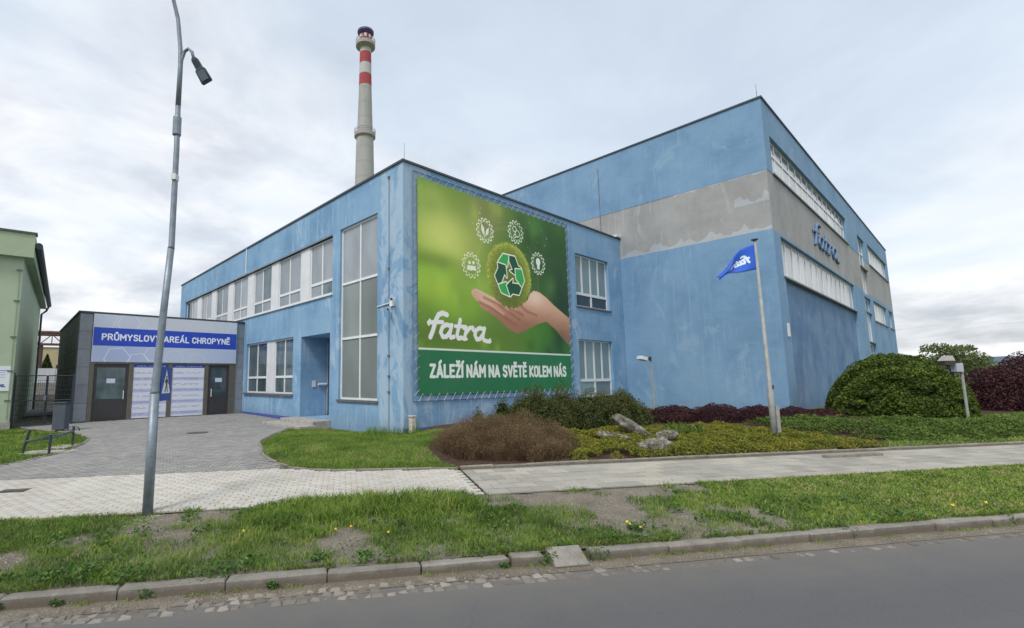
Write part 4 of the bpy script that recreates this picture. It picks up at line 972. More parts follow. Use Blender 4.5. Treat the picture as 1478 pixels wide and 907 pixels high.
tag(b.build('concrete_pad', CONC, origin=SN(-7.3, 14, -.1)), 'cracked concrete pad in the grass under the bicycle stand', 'concrete pad')

# ------------------------------------------------------------ street lamp and crossing sign
lx, ly, lz = 1.62, 8.07, -.27
lp = thing('street_lamp', (lx, ly, lz), 'tall grey tapering street lamp with two arms rising from the verge', 'street lamp')
side = Vector((fw.y, -fw.x, 0)).normalized()   # across the view, to the right
def LP(h, z, f=0): return Vector((lx, ly, lz))+side*h+Vector((-side.y, side.x, 0))*f+Vector((0, 0, z))
b = MB(); b.tube([LP(0, -.2), LP(.005, 1.72)], [.070, .065], 16); b.build('pole_base', STEEL, lp, smooth=True)
b = MB(); b.tube([LP(.005, 1.72), LP(.006, 1.76), LP(.07, 3.0), LP(.125, 3.9)], [.065, .055, .050, .048], 16); b.build('pole_middle', STEEL, lp, smooth=True)
b = MB(); b.tube([LP(.125, 3.9), LP(.13, 3.93), LP(.125, 5.5), LP(.11, 6.2)], [.050, .044, .041, .039], 14); b.build('pole_top', STEEL, lp, smooth=True)
b = MB(); b.tube([LP(.113, 5.72), LP(.110, 6.0)], .062, 14); b.tube([LP(.11, 6.0), LP(.11, 6.03)], [.062, .05], 14); b.build('collar', STEEL, lp)
b = MB(); b.tube([LP(.11, 6.2), LP(.112, 6.9), LP(.095, 7.2), LP(.03, 7.7), LP(-.06, 8.1, -.05), LP(-.18, 8.4, -.3), LP(-.3, 8.52, -.8)], [.040, .036, .033, .031, .03, .028, .028], 12); b.build('road_arm', STEEL, lp, smooth=True)
b = MB(); b.tube([LP(.112, 6.75), LP(.125, 6.98), LP(.165, 7.13), LP(.225, 7.18), LP(.285, 7.12), LP(.325, 6.98)], .025, 10); b.build('path_arm', STEEL, lp, smooth=True)
def luminaire(c0, dirv):
    dirv = dirv.normalized(); w = side if abs(dirv.dot(side)) < .8 else Vector((-side.y, side.x, 0)); w = (w-dirv*w.dot(dirv)).normalized(); nrm = dirv.cross(w)
    b = MB()
    secs = [(0, .035, .028), (.04, .052, .035), (.18, .056, .035), (.205, .08, .04), (.40, .092, .025), (.42, .08, .018)]; base = len(b.v)
    for t, hw, hh in secs:
        for i, j in ((-1, -1), (1, -1), (1, 1), (-1, 1)): b.v.append(tuple(c0+dirv*t+w*(i*hw)+nrm*(j*hh)))
    for k in range(len(secs)-1):
        for q in range(4): q2 = (q+1) % 4; b.f.append((k*4+q, k*4+q2, k*4+4+q2, k*4+4+q))
    b.f += [(3, 2, 1, 0), tuple(len(secs)*4-4+q for q in range(4))]
    h = b.build('lamp_head', simple('lamp_grey', (.045, .06, .08), .5, .2, 8), lp, bevel=.008)
    s_ = 1 if nrm.z < 0 else -1
    b = MB(); b.obox(c0+dirv*.30+nrm*(s_*.036), dirv, w, nrm, .08, .062, .004); b.build('lens', simple('lamp_glass', (.13, .17, .19), .2, .1, 6), h)
luminaire(LP(.315, 7.02, .0), side*.42+Vector((0, 0, -.8))+Vector((-side.y, side.x, 0))*.25)
luminaire(LP(-.3, 8.52, -.8), -EN*.9+Vector((0, 0, .05)))
b = MB(); c0 = LP(.135, 5.02, -.02); b.obox(c0, side, (-side.y, side.x, 0), (0, 0, 1), .035, .05, .045); b.build('junction_box', WPANEL, lp)
b = MB(); b.lathe((lx, ly, lz-.03), [(.24, -.1), (.24, .03), (.20, .045)], 14); b.build('foot_pad', CONC, lp)
# sign, perpendicular to the road, facing right
cs = thing('crossing_sign', LP(.08, 1.6), 'blue pedestrian crossing sign edge on at the street lamp pole', 'road sign')
sc_, sw_, sh_ = LP(.06, 1.86, .0)+EN*.26, .21, .25
BLUES = simple('sign_blue_film', (.02, .06, .33), .4, .1, 4)
b = MB(); b.obox(sc_, EN, ES, (0, 0, 1), sw_, .008, sh_); b.build('plate', BLUES, cs, bevel=.003)
def spt(u, z, d=.012): return sc_+EN*u+Vector((0, 0, z))+ES*d
b = MB(); 
def prism(pts, d0, d1):
    i = len(b.v); n = len(pts); b.v += [tuple(spt(u, z, d0)) for u, z in pts]+[tuple(spt(u, z, d1)) for u, z in pts]
    b.f.append(tuple(i+n+k for k in range(n))); b.f += [(i+k, i+(k+1) % n, i+n+(k+1) % n, i+n+k) for k in range(n)]
prism([(-.17, -.14), (.17, -.14), (0, .21)], .009, .011); b.build('white_triangle', WHITE, cs)
b = MB()
prism([(-.018+.022*math.cos(t)+.02, .105+.022*math.sin(t)) for t in np.linspace(0, 6.0, 9)], .012, .014)
prism([(-.02, .075), (.03, .08), (.035, -.02), (-.015, -.02)], .012, .014); prism([(-.015, -.022), (.012, -.022), (-.03, -.12), (-.055, -.12)], .012, .014); prism([(.014, -.022), (.035, -.022), (.065, -.12), (.04, -.12)], .012, .014)
prism([(.036, .07), (.036, .05), (.075, .0), (.085, .012)], .012, .014); prism([(-.021, .07), (-.021, .045), (-.06, .01), (-.066, .03)], .012, .014)
b.build('walking_figure', simple('sign_black', (.01, .01, .01), .5, .1, 4), cs)
b = MB(); b.tube([LP(.055, 1.98), sc_+Vector((0, 0, .12))-ES*.01], .012, 6); b.tube([LP(.055, 1.72), sc_+Vector((0, 0, -.14))-ES*.01], .012, 6); b.build('bracket', STEEL, cs)

# ------------------------------------------------------------ flagpole and flag
FB = Vector((15.16, 3.81, 0)); FB.z = GXY(FB.x, FB.y)
hv = Vector((-.75, .66, 0)).normalized()       # across the view, to the left
fpo = thing('flagpole', FB, 'tall pale flagpole in the planted bed in front of the tall hall', 'flagpole')
b = MB(); b.tube([FB+Vector((0, 0, -.2)), FB+Vector((0, 0, 1.25)), FB+Vector((0, 0, 1.28)), FB+Vector((0, 0, 5.30-FB.z))+hv*.045], [.075, .068, .052, .032], 14); b.build('pole', POLEGREY, fpo, smooth=True)
b = MB(); b.obox(FB-hv*(.11)+Vector((0, 0, .38)), hv, (hv.y, -hv.x, 0), (0, 0, 1), .045, .06, .48); b.build('support_stub', POLEGREY, fpo)
b = MB(); b.lathe(FB+hv*.045+Vector((0, 0, 5.30-FB.z)), [(.033, 0), (.085, .02), (.085, .045), (.02, .06)], 12); b.build('finial', DKSTEEL, fpo)
b = MB(); b.obox(FB-hv*.07+Vector((0, 0, 1.35)), hv, (hv.y, -hv.x, 0), (0, 0, 1), .02, .03, .05); b.build('cleat', DKSTEEL, fpo)
c = Canvas(1.2, .8, 220, (40, 96, 205)); c.logo(.20, .27, .26, .66, .05, (225, 236, 250)); MFLAG = c.material('flag_print', .7)
nu, nv = 28, 14; fb2 = MB(); bx_ = Vector((15.16, 3.81, -.05)); nv3 = Vector((-hv.y, hv.x, 0))
top = np.array([(.03, 5.22), (.25, 5.15), (.47, 5.06), (.68, 4.87), (.82, 4.66), (.95, 4.45), (1.08, 4.32)]); bot = np.array([(.06, 4.50), (.22, 4.47), (.40, 4.43), (.60, 4.41), (.78, 4.40), (.93, 4.36), (1.09, 4.22)])
tp = np.linspace(0, 1, 7)
def fpos(u, v):
    a = np.array([np.interp(u, tp, top[:, 0]), np.interp(u, tp, top[:, 1])]); c_ = np.array([np.interp(u, tp, bot[:, 0]), np.interp(u, tp, bot[:, 1])]); p = c_*(1-v)+a*v
    wv = .10*u*math.sin(u*9+v*2.4)+.06*u*math.sin(v*7+u*4)
    return Vector((bx_.x, bx_.y, 0))+hv*float(p[0])+nv3*wv+Vector((0, 0, float(p[1])))
for i in range(nu+1):
    for j in range(nv+1): fb2.v.append(tuple(fpos(i/nu, j/nv)))
fb2.uv = []
for i in range(nu):
    for j in range(nv):
        fb2.f.append((i*(nv+1)+j, (i+1)*(nv+1)+j, (i+1)*(nv+1)+j+1, i*(nv+1)+j+1)); fb2.uv += [(i/nu, j/nv), ((i+1)/nu, j/nv), ((i+1)/nu, (j+1)/nv), (i/nu, (j+1)/nv)]
fo = fb2.build('flag', MFLAG, smooth=True, origin=FB+Vector((0, 0, 4.5))); tag(fo, 'blue company flag with white lettering drooping from the flagpole', 'flag')
md = fo.modifiers.new('s', 'SOLIDIFY'); md.thickness = .004

# floodlight posts
fl1 = thing('floodlight_post', (19.2, 8.77, GXY(19.2, 8.77)), 'short thin post with one floodlight between the rock and the hall', 'floodlight', 'floodlights in the planted beds')
FP = Vector((19.2, 8.77, 0)); b = MB(); b.tube([FP, FP+Vector((0, 0, 2.42))], .035, 8); b.build('post', POLEGREY, fl1)
b = MB(); b.obox(FP+hv*.10+Vector((0, 0, 2.34)), hv, nv3, (0, 0, 1), .10, .02, .015); b.obox(FP+hv*.03+Vector((0, 0, 2.34)), hv, nv3, (0, 0, 1), .03, .06, .08); b.build('bracket', DKSTEEL, fl1)
ax = (hv*.8+Vector((0, 0, .18))+nv3*.3).normalized(); ay = Vector((0, 0, 1)).cross(ax).normalized(); az = ax.cross(ay)
b = MB(); b.obox(FP+hv*.34+Vector((0, 0, 2.36)), ax, ay, az, .16, .13, .07); b.build('lamp_head', WPANEL, fl1, bevel=.01)
b = MB(); b.obox(FP+hv*.34+Vector((0, 0, 2.36))-az*.078, ax, ay, az, .15, .12, .006); b.build('lens', G_DARK, fl1)
RP = Vector((22.1, .48, 0)); RP.z = GXY(22.1, .48)
fl2 = thing('floodlight_post', RP, 'pale post with twin floodlight boxes beside the big round bush', 'floodlight', 'floodlights in the planted beds')
b = MB(); b.tube([RP, Vector((RP.x, RP.y, 1.95))], .036, 8); b.build('post', POLEGREY, fl2)
b = MB(); b.obox(Vector((RP.x, RP.y, 1.80))+hv*.13, hv, nv3, (0, 0, 1), .11, .09, .13); b.build('control_box', simple('box_lilac', (.42, .43, .50), .5, .1, 5), fl2, bevel=.01)
b = MB(); b.obox(Vector((RP.x, RP.y, 1.97))+hv*.26, hv, nv3, (0, 0, 1), .25, .015, .015); b.build('bracket', DKSTEEL, fl2)
hc = Vector((RP.x, RP.y, 2.08))+hv*.44
b = MB(); b.hexa([hc+hv*(i*.17)+nv3*(j*.12)+Vector((0, 0, -.07)) for i, j in ((-1, -1), (1, -1), (1, 1), (-1, 1))]+[hc+hv*(i*.08-.06)+nv3*(j*.09)+Vector((0, 0, .09)) for i, j in ((-1, -1), (1, -1), (1, 1), (-1, 1))]); b.build('lamp_head', simple('lamp_pale', (.38, .37, .36), .5, .1, 5), fl2, bevel=.01)
b = MB(); b.obox(hc+Vector((0, 0, -.135)), hv, nv3, (0, 0, 1), .16, .11, .06); b.build('lens', simple('lamp_dark', (.05, .035, .035), .3, .2, 5), fl2)

# ------------------------------------------------------------ chimney
CHC = far(526.3, 258, 100)
ch = thing('chimney', (CHC.x, CHC.y, 0), 'tall concrete chimney with red and white bands behind the office', 'chimney')
def ringmat(name, col, joints=True):
    m, t, b_, v = newmat(name); c_ = RAMP(t, NZ(t, mapv(t, v, (.5, .5, .12)), 1.2, 6, .6), [(.3, tuple(x*.8 for x in col)), (.7, col)])
    wv = N(t, 'ShaderNodeTexWave', bands_direction='Z'); wv.inputs['Scale'].default_value = .095; wv.inputs['Distortion'].default_value = 0; t.links.new(v, wv.inputs[0])
    c_ = MIX(t, RAMP(t, wv.outputs['Fac'], [(.0, (.35,)*3), (.06, (0, 0, 0))]), c_, tuple(x*.6 for x in col))
    t.links.new(c_, b_.inputs['Base Color']); b_.inputs['Roughness'].default_value = .85; return m
CC = ringmat('chimney_concrete', (.40, .41, .385)); CW = ringmat('chimney_white', (.50, .51, .49)); CR = ringmat('chimney_red', (.40, .065, .075))
def zc(py): return far(526, py, 100).z*1.0
# distance along the view grows slightly with pitch; radii from the widths seen
def rc(z): return float(np.interp(z, [0, 43, 52, 63, 72, 76], [2.6, 1.95, 1.78, 1.45, 1.30, 1.30]))
def seg(z0, z1, m, name, extra=0, n=6):
    b = MB(); b.lathe((CHC.x, CHC.y, 0), [(rc(z0+(z1-z0)*k/n)+extra, z0+(z1-z0)*k/n) for k in range(n+1)], 40); return b.build(name, m, ch, smooth=False)
hd = math.hypot(CHC.x, CHC.y)
def zpix(py):                       # height on the chimney axis seen at row py
    d = ray(526, py); t = (hd-1.5)/math.hypot(d.x, d.y); return CH+t*d.z
Z = [zpix(v) for v in (258, 192, 119, 103, 87, 71, 60, 41)]
seg(0, Z[1], CC, 'shaft', n=12); seg(Z[1]+.02, Z[2], CC, 'shaft', -.12); seg(Z[2]+.01, Z[3], CR, 'red_band', -.1); seg(Z[3]+.01, Z[4], CW, 'white_band', -.1)
seg(Z[4]+.01, Z[5], CR, 'red_band', -.1); seg(Z[5]+.01, Z[6], CW, 'white_band', -.1); seg(Z[6]+.01, Z[7], CR, 'red_band', -.08)
def gallery(z, r, w, m=None):
    b = MB(); b.lathe((CHC.x, CHC.y, z), [(r-.3, -.9), (r+w, -.25), (r+w, .55), (r+w-.08, .55), (r+w-.08, 0), (r-.3, 0)], 40); b.build('gallery', m or CONC, ch)
    b = MB()
    for zz_ in (.9, 1.25): b.tube([(CHC.x+(r+w)*math.cos(R(a)), CHC.y+(r+w)*math.sin(R(a)), z+zz_) for a in range(0, 361, 15)], .04, 5, False)
    for a in range(0, 360, 20): b.tube([(CHC.x+(r+w)*math.cos(R(a)), CHC.y+(r+w)*math.sin(R(a)), z+.5), (CHC.x+(r+w)*math.cos(R(a)), CHC.y+(r+w)*math.sin(R(a)), z+1.3)], .04, 4, False)
    b.build('railing', STEEL, ch)
gallery(Z[1], 1.75, .45); gallery(Z[6], 1.35, .7)
b = MB(); b.lathe((CHC.x, CHC.y, Z[7]), [(1.4, -.5), (1.75, -.1), (1.75, .3), (1.2, .3)], 36); b.build('cap_ring', simple('cap_purple', (.09, .07, .2), .6, .2, 2), ch)
for a in range(0, 360, 45):
    b = MB(); p = Vector((CHC.x+1.32*math.cos(R(a+10)), CHC.y+1.32*math.sin(R(a+10)), Z[7]-1.3)); b.obox(p, (math.cos(R(a+10)), math.sin(R(a+10)), 0), (-math.sin(R(a+10)), math.cos(R(a+10)), 0), (0, 0, 1), .1, .25, .35); b.build('vent', WPANEL, ch)

# ------------------------------------------------------------ far things
RUST = simple('rusty_steel', (.10, .055, .04), .8, .35, 2)
pb = far(75, 490, 52); bdg = thing('pipe_bridge', (pb.x, pb.y, 0), 'rusty lattice pipe bridge seen over the mesh gate', 'pipe bridge')
dx = Vector((1, -.25, 0)).normalized(); zt, zb_ = far(75, 483, 52).z, far(75, 497, 52).z
b = MB()
for z in (zt, zb_):
    for off_ in (0, 1.2): b.obox(Vector((pb.x, pb.y+off_, z)), dx, (-dx.y, dx.x, 0), (0, 0, 1), 9, .08, .09)
b.build('chord', RUST, bdg); b = MB()
for k in range(-9, 9):
    p, q = Vector((pb.x, pb.y, zb_))+dx*k, Vector((pb.x, pb.y, zt))+dx*(k+1)
    b.tube([p, q] if k % 2 else [Vector((p.x, p.y, zt)), Vector((q.x, q.y, zb_))], .05, 5)
    b.tube([p, Vector((p.x, p.y, zt))], .05, 5)
b.build('lattice', RUST, bdg); b = MB(); b.tube([Vector((pb.x, pb.y+.6, zt+.25))-dx*9, Vector((pb.x, pb.y+.6, zt+.25))+dx*9], .18, 8); b.build('pipe', RUST, bdg)

for k in (-5.5, -.9, 6): b = MB(); b.obox(Vector((pb.x, pb.y+.6, zb_/2))+dx*k, dx, (-dx.y, dx.x, 0), (0, 0, 1), .14, .5, zb_/2); b.build('trestle', RUST, bdg)
p = far(90, 515, 85); yb = thing('yellow_building', (p.x, p.y, 0), 'distant pale yellow flat roofed building behind the gate', 'building')
zr = far(90, 503, 85).z; YW = simple('yellow_render', (.50, .42, .24), .8, .1, 1)
fy = lambda a, z, d: Vector((p.x+a, p.y-d, z)) 
wn = [(-8+k*2.4, -6.8+k*2.4, zz_, zz_+.9) for k in range(8) for zz_ in (1.6, 3.9) if zz_+.9 < zr-.2]
wall(fy, -9.5, 12, 0, zr, wn, .15).build('wall', YW, yb); b = MB(); b.box(p.x-9.6, p.x+12.1, p.y-.1, p.y+9, zr, zr+.15); b.build('roof', SILL, yb)
for w_0 in wn:
    b = MB(); b.fbox(fy, w_0[0], w_0[1], w_0[2], w_0[3], -.15, -.12); b.build('window', G_DARK, yb)
p = far(80, 543, 42); b = MB(); hh = far(80, 532, 42).z
for k in range(-5, 9): b.box(p.x+k*1.5+.02, p.x+k*1.5+1.48, p.y, p.y+.1, -.2, hh); 
tag(b.build('white_wall', simple('white_wall_paint', (.62, .64, .66), .7, .15, 2), origin=(p.x, p.y, 0)), 'low white panel wall beyond the mesh gate', 'wall')
for nm, py, dd, hgt, m, lab in (('concrete_barrier', 572, 33, .35, CONC, 'nearer low concrete barrier behind the mesh gate'), ('concrete_barrier', 556, 37, .5, CONC, 'farther pale concrete barrier behind the mesh gate')):
    p = far(80, py, dd); b = MB(); b.box(p.x-4, p.x+5, p.y, p.y+.3, -.1, max(.3, p.z+hgt*.4)); tag(b.build(nm, m, origin=(p.x, p.y, 0), bevel=.02), lab, 'barrier', 'barriers behind the gate')
yd = MB(); yd.quad((-6, 28, .004), (9, 36, .004), (20, 120, .004), (-20, 120, .004)); yd.build('yard_road', simple('yard_asphalt', (.11, .11, .11), .9, .3, 1))['kind'] = 'structure'

# ------------------------------------------------------------ vegetation
def cards(P, size, tint, nrm=None, aspect=.5, jitter=1.0, flat=0.):
    """a small pointed leaf (quad) at every point"""
    n = len(P); d = rng.normal(size=(n, 3)); 
    if nrm is not None: d = nrm*1.0+d*jitter
    d /= np.linalg.norm(d, axis=1)[:, None]
    r = rng.normal(size=(n, 3)); r -= (r*d).sum(1)[:, None]*d; r /= np.linalg.norm(r, axis=1)[:, None]
    s = np.cross(d, r); L = (size*rng.uniform(.6, 1.3, n))[:, None]; Wd = L*aspect
    V = np.stack([P-r*L*.5, P+s*Wd*.5, P+r*L*.5, P-s*Wd*.5], 1).reshape(-1, 3)
    return V, np.arange(n*4).reshape(-1, 4), tint
def blades(P, h, w, lean, tint, dirs=None):
    n = len(P); a = rng.uniform(0, 2*np.pi, n) if dirs is None else dirs; L = lean*h
    dx_, dy_ = np.cos(a)*L, np.sin(a)*L; b_ = rng.uniform(0, np.pi, n); wx, wy = np.cos(b_)*w, np.sin(b_)*w
    z0 = np.zeros(n); p0 = P+np.stack([-wx, -wy, z0], 1); p1 = P+np.stack([wx, wy, z0], 1)
    m1 = P+np.stack([dx_*.35+wx*.8, dy_*.35+wy*.8, h*.6], 1); m0 = P+np.stack([dx_*.35-wx*.8, dy_*.35-wy*.8, h*.6], 1)
    tp_ = P+np.stack([dx_, dy_, h*(1-.25*lean)], 1); t2 = tp_+np.stack([wx*.1, wy*.1, z0], 1)
    V = np.stack([p0, p1, m1, m0, t2, tp_], 1).reshape(-1, 3); i = np.arange(n)*6
    Fq = np.concatenate([np.stack([i, i+1, i+2, i+3], 1), np.stack([i+3, i+2, i+4, i+5], 1)])
    return V, Fq, np.concatenate([tint, tint])
def snpts(n, s0, s1, n0, n1):
    s = rng.uniform(s0, s1, n); q = rng.uniform(n0, n1, n); return s, q
def topts(s, q, dz=0):
    return np.stack([ES.x*s+EN.x*q, ES.y*s+EN.y*q, G(s, q)+dz], 1)
# verge grass: lush on the left and along the back, bare gravelly patches, short yellowish turf to the right
def verge(n, s0, s1, big=1.):
    s, q = snpts(n, s0, s1, 5.62, 7.78)
    f = fbm(s*1.3, q*1.6, 3); t = (q-5.6)/2.15
    bare = np.exp(-((s-3.4)/.95)**2-((t-.74)/.26)**2)*.92+np.exp(-((s+2.1)/.55)**2-((t-.50)/.35)**2)*.75+np.exp(-((s+.3)/.5)**2-((t-.25)/.2)**2)*.4+np.exp(-((s-5.5)/.8)**2-((t-.6)/.25)**2)*.45+np.exp(-((s+3.6)/.6)**2-((t-.2)/.25)**2)*.4
    dens = np.clip((f-.35)*4.6, .10, 1)-bare*.95
    dens = np.where(s > 6, np.maximum(dens, .75), dens)
    keep = rng.random(n) < dens; s, q, f, t = s[keep], q[keep], f[keep], t[keep]
    tall = np.clip(1-(s-1.6)/1.2, 0, 1)*(.12+.88*sst((s+1.5)/.9))*np.clip((t-.35)/.5, 0, 1)*np.clip(.55+fbm(s*1.1, q, 8)-.25, .2, 1.1)
    h = (.025+.095*fbm(s*2.6, q*2.6, 21)+.16*tall)*rng.uniform(.5, 1.25, len(s))*(1-.8*np.exp(-((s+2.75)/.38)**2-((q-7.35)/.4)**2)); right = sst((s-5.5)/3)
    h = h*(1-right)+right*.05*rng.uniform(.5, 1.3, len(s))
    tint = np.clip(-.12+1.05*fbm(s*2.6, q*2.6, 12)+rng.normal(0, .13, len(s))+.20*right*fbm(s*.8, q*1.5, 5)*1.6, 0, .98)
    dead = rng.random(len(s)) < (.05+.12*right); tint[dead] = rng.uniform(.85, 1, dead.sum())
    w = (.0035+.0035*tall+.0006*np.maximum(0, s-4))*big
    return blades(topts(s, q, .0), h, w, rng.uniform(.2, .95, len(s)), tint)
def joined(name, parts, m, parent=None, kind='stuff', label=None):
    V = []; Fq = []; T = []; o_ = 0
    for v, f, t in parts: V.append(v); Fq.append(f+o_); T.append(t); o_ += len(v)
    o = npmesh(name, np.concatenate(V), np.concatenate(Fq), m, parent, np.concatenate(T)); 
    if kind: o['kind'] = kind
    if label: o['label'] = label
    return o
o = joined('verge_grass', [verge(95000, -5.2, 5), verge(60000, 5, 14, 1.4), verge(30000, 14, 34, 2.2)], GRASS, label='uneven grass and weeds along the road verge')
# weeds with broad leaves at the kerb and in the verge
WP = []
for _ in range(110):
    s, q = rnd.uniform(-4.8, 8), rnd.choice([rnd.uniform(5.58, 5.9), rnd.uniform(5.9, 7.5)])
    if 2.6 < s < 4.4 and q > 6.4: continue
    n = rnd.randint(25, 70); r_ = rnd.uniform(.06, .24); a = rng.uniform(0, 6.28, n); rr2 = r_*np.sqrt(rng.random(n)); P = topts(s+np.cos(a)*rr2, q+np.sin(a)*rr2*.8, 0); P[:, 2] += rng.uniform(.01, r_*.7, n)
    WP.append(cards(P, rnd.uniform(.03, .065), np.clip(rng.normal(rnd.uniform(.2, .7), .2, n), 0, 1), np.array([0, 0, 1.]), .55, .8))
for s, q, r_ in ((-1.9, 5.46, .10), (-1.35, 5.56, .16), (-.72, 5.42, .06), (2.28, 5.46, .13), (2.9, 5.46, .15), (-3.2, 5.44, .07), (-2.7, 5.44, .06), (4.1, 5.5, .07), (6.5, 5.5, .12), (9.2, 5.5, .14), (1.75, 5.44, .05)):
    n = 110; a = rng.uniform(0, 6.28, n); rr2 = r_*np.sqrt(rng.random(n)); P = topts(s+np.cos(a)*rr2, np.full(n, q)+np.sin(a)*rr2*.6, 0); P[:, 2] = np.where(P[:, 2] < -.45, -.47, -.36)+rng.uniform(.0, r_*.8, n)
    WP.append(cards(P, .035, np.clip(rng.normal(.4, .2, n), 0, 1), np.array([0, 0, 1.]), .5, .9))
joined('verge_weeds', WP, WEED, label='broad leaved weeds in the verge and along the kerb')
DMe = None
b = MB()
for k in range(5):
    r1 = .022*(1-k*.16); b.lathe((0, 0, .004*k), [(r1, 0), (r1*.7, .005)], 9)
DL = ['leftmost yellow dandelion, in tall verge grass', 'left one of a close dandelion pair below the curved lawn', 'upper right one of a close dandelion pair below the curved lawn', 'lone dandelion in tall grass below the brown shrub', 'yellow dandelion at the bare gravel patch, middle of three', 'yellow dandelion at the bare gravel patch, right of three',
      'larger dandelion in the short turf at the right', 'rightmost dandelion in the short turf near the path', 'yellow dandelion at the bare gravel patch, left of three', 'small dandelion beside the tilted kerb slab']
dm = bpy.data.meshes.new('flower_head'); dm.from_pydata(b.v, [], b.f); dm.materials.append(YEL)
for k, (px, py) in enumerate(((351, 771), (484, 766), (506, 762), (560, 770), (909, 756), (924, 757), (1375, 728), (1423, 723), (905, 752), (758, 786))):
    P = at(2, -.27, px, py); P.z = GXY(P.x, P.y); t = thing('dandelion', P, DL[k], 'dandelion', 'dandelions in the verge grass')
    s_ = .7 if k < 6 else 1.; hh = .07+.03*rnd.random(); bb = MB(); bb.tube([P, P+Vector((.005, 0, hh))], .003, 5); bb.build('stem', WEED, t); o = inst(dm, 'flower_head', P+Vector((.005, 0, hh)), t, scale=(s_, s_, s_), rot=(.4, -.3, 0))
def pebbles(name, S_, Q_, zoff, size, m, label):
    n = len(S_); P = topts(S_, Q_, 0); 
    if zoff is not None: P[:, 2] = zoff
    base = np.array([(1, 0, 0), (-.5, .87, 0), (-.5, -.87, 0), (0, 0, .9), (0, 0, -.5)]); fc = np.array([(0, 1, 3), (1, 2, 3), (2, 0, 3)])
    sz = (size*rng.uniform(.4, 1.5, n))[:, None, None]; an = rng.uniform(0, 6.28, n); ca, sa = np.cos(an)[:, None], np.sin(an)[:, None]
    B = base[None]*sz*rng.uniform(.6, 1.2, (n, 1, 3)); V = np.stack([P[:, :1]+ca*B[..., 0]-sa*B[..., 1], P[:, 1:2]+sa*B[..., 0]+ca*B[..., 1], P[:, 2:]+B[..., 2]], -1).reshape(-1, 3)
    o = npmesh(name, V, (fc[None]+(np.arange(n)*5)[:, None, None]).reshape(-1, 3), m, None, rng.random(n*3), kind='stuff'); o['label'] = label
PEB = leafmat('pebble_stone', [(0, (.12, .10, .08)), (.5, (.26, .235, .20)), (1, (.45, .43, .39))], .9, 0)
s_, q_ = snpts(30000, -5, 9, 5.62, 7.7); k = (fbm(s_*1.3, q_*1.6, 3) < .47) | (np.abs(s_-3.8) < 1.6); pebbles('verge_gravel', s_[k], q_[k], None, .008, PEB, 'small gravel on the bare patches of the verge')
s_, q_ = snpts(9000, -5, 16, 5.2, 5.46); q_ = 5.46-(5.46-q_)*rng.random(len(q_))**.6; pebbles('gutter_litter', s_, q_, -.492, .006, PEB, 'grit and crumbs along the gutter')
# moss and grass along the gutter joint and spilling over the kerb
s_ = rng.uniform(-5, 14, 2600); f_ = fbm(s_*1.7, s_*0+3, 31); k = f_ > .52; s_ = s_[k]; P = topts(s_, np.full(len(s_), 5.44)-rng.random(len(s_))*.05); P[:, 2] = -.495
s2 = rng.uniform(-5, 16, 7000); f2 = fbm(s2*1.9, s2*0+8, 37); k = f2 > .42; s2 = s2[k]; P2 = topts(s2, rng.uniform(5.57, 5.66, len(s2)))
joined('kerb_grass', [blades(P, rng.uniform(.015, .06, len(P)), .004, rng.uniform(.3, 1, len(P)), rng.uniform(.2, .9, len(P))),
                      blades(P2, rng.uniform(.04, .11, len(P2)), .004, rng.uniform(.6, 1.3, len(P2)), rng.uniform(.1, .95, len(P2)), dirs=rng.normal(-2.1, .7, len(P2)))], GRASS, label='grass growing from the kerb joints and leaning over the kerb')
# lawns
def lawn(name, n, s0, s1, n0, n1, poly, label, hgt=.06, tone=.35, w=.006, seed=0, edge=None):
    s, q = snpts(n, s0, s1, n0, n1); k = inpoly(s, q, poly); s, q = s[k], q[k]; P = topts(s, q, 0)
    k = ~((P[:, 0] > XA-.03) & (P[:, 1] > YA-.03)); s, q, P = s[k], q[k], P[k]
    f = fbm(s*1.2, q*1.2, seed); h = hgt*(.4+1.1*f)*rng.uniform(.5, 1.3, len(s))
    tint = np.clip(tone-.42+1.0*fbm(s*1.5, q*1.5, seed+4)+rng.normal(0, .13, len(s)), 0, 1)
    return joined(name, [blades(P, h, w, rng.uniform(.2, .9, len(s)), tint)], GRASS, label=label)
ISL = [(2.3, 9.72), (.8, 9.86), (-.35, 10.04), (-.9, 10.26), (-1.25, 10.6), (-1.6, 11.3), (-1.88, 12.1), (-2.15, 13.6), (-2.35, 14.5), (-2.2, 16.5), (-1.9, 18.2), (-1.2, 18.4), (.5, 16.0), (1.72, 14.85), (2.9, 14.1), (1.9, 11.6), (2.0, 10.3)]
lawn('corner_lawn', 120000, -2.5, 3, 9.7, 18.5, ISL, 'small curved lawn at the foot of the blue corner', .075, .42, .005, 2)
LLF = [(-16, 11.05), (-8.5, 11.25), (-7.2, 12.0), (-7.05, 13.24), (-6.98, 13.9), (-7.5, 15.9), (-7.9, 17.0), (-9.15, 18.9), (-12.6, 21.4), (-13.2, 20.8), (-20, 17)]
lawn('left_lawn', 80000, -16, -6.8, 11, 21.6, LLF, 'lawn patch around the bicycle stand by the green building', .06, .40, .006, 4)
RL = [(12.6, 9.8), (60, 9.75), (60, 20), (22, 13.5), (19, 13.2), (16.5, 12.6), (14.6, 10.9)]
lawn('right_lawn', 90000, 12.5, 50, 9.75, 20, RL, 'lawn running right past the round bush', .09, .36, .012, 6)
b_ = sheet('lawn_ground', np.arange(12.4, 60, .4), np.arange(9.72, 20, .4), LAWNG, .012, mask=lambda s, n: inpoly(s, n, RL))
b_ = sheet('lawn_ground', np.arange(-3, 3.2, .1), np.arange(9.7, 18.6, .1), LAWNG, .02, mask=lambda s, n: inpoly(s, n, ISL))
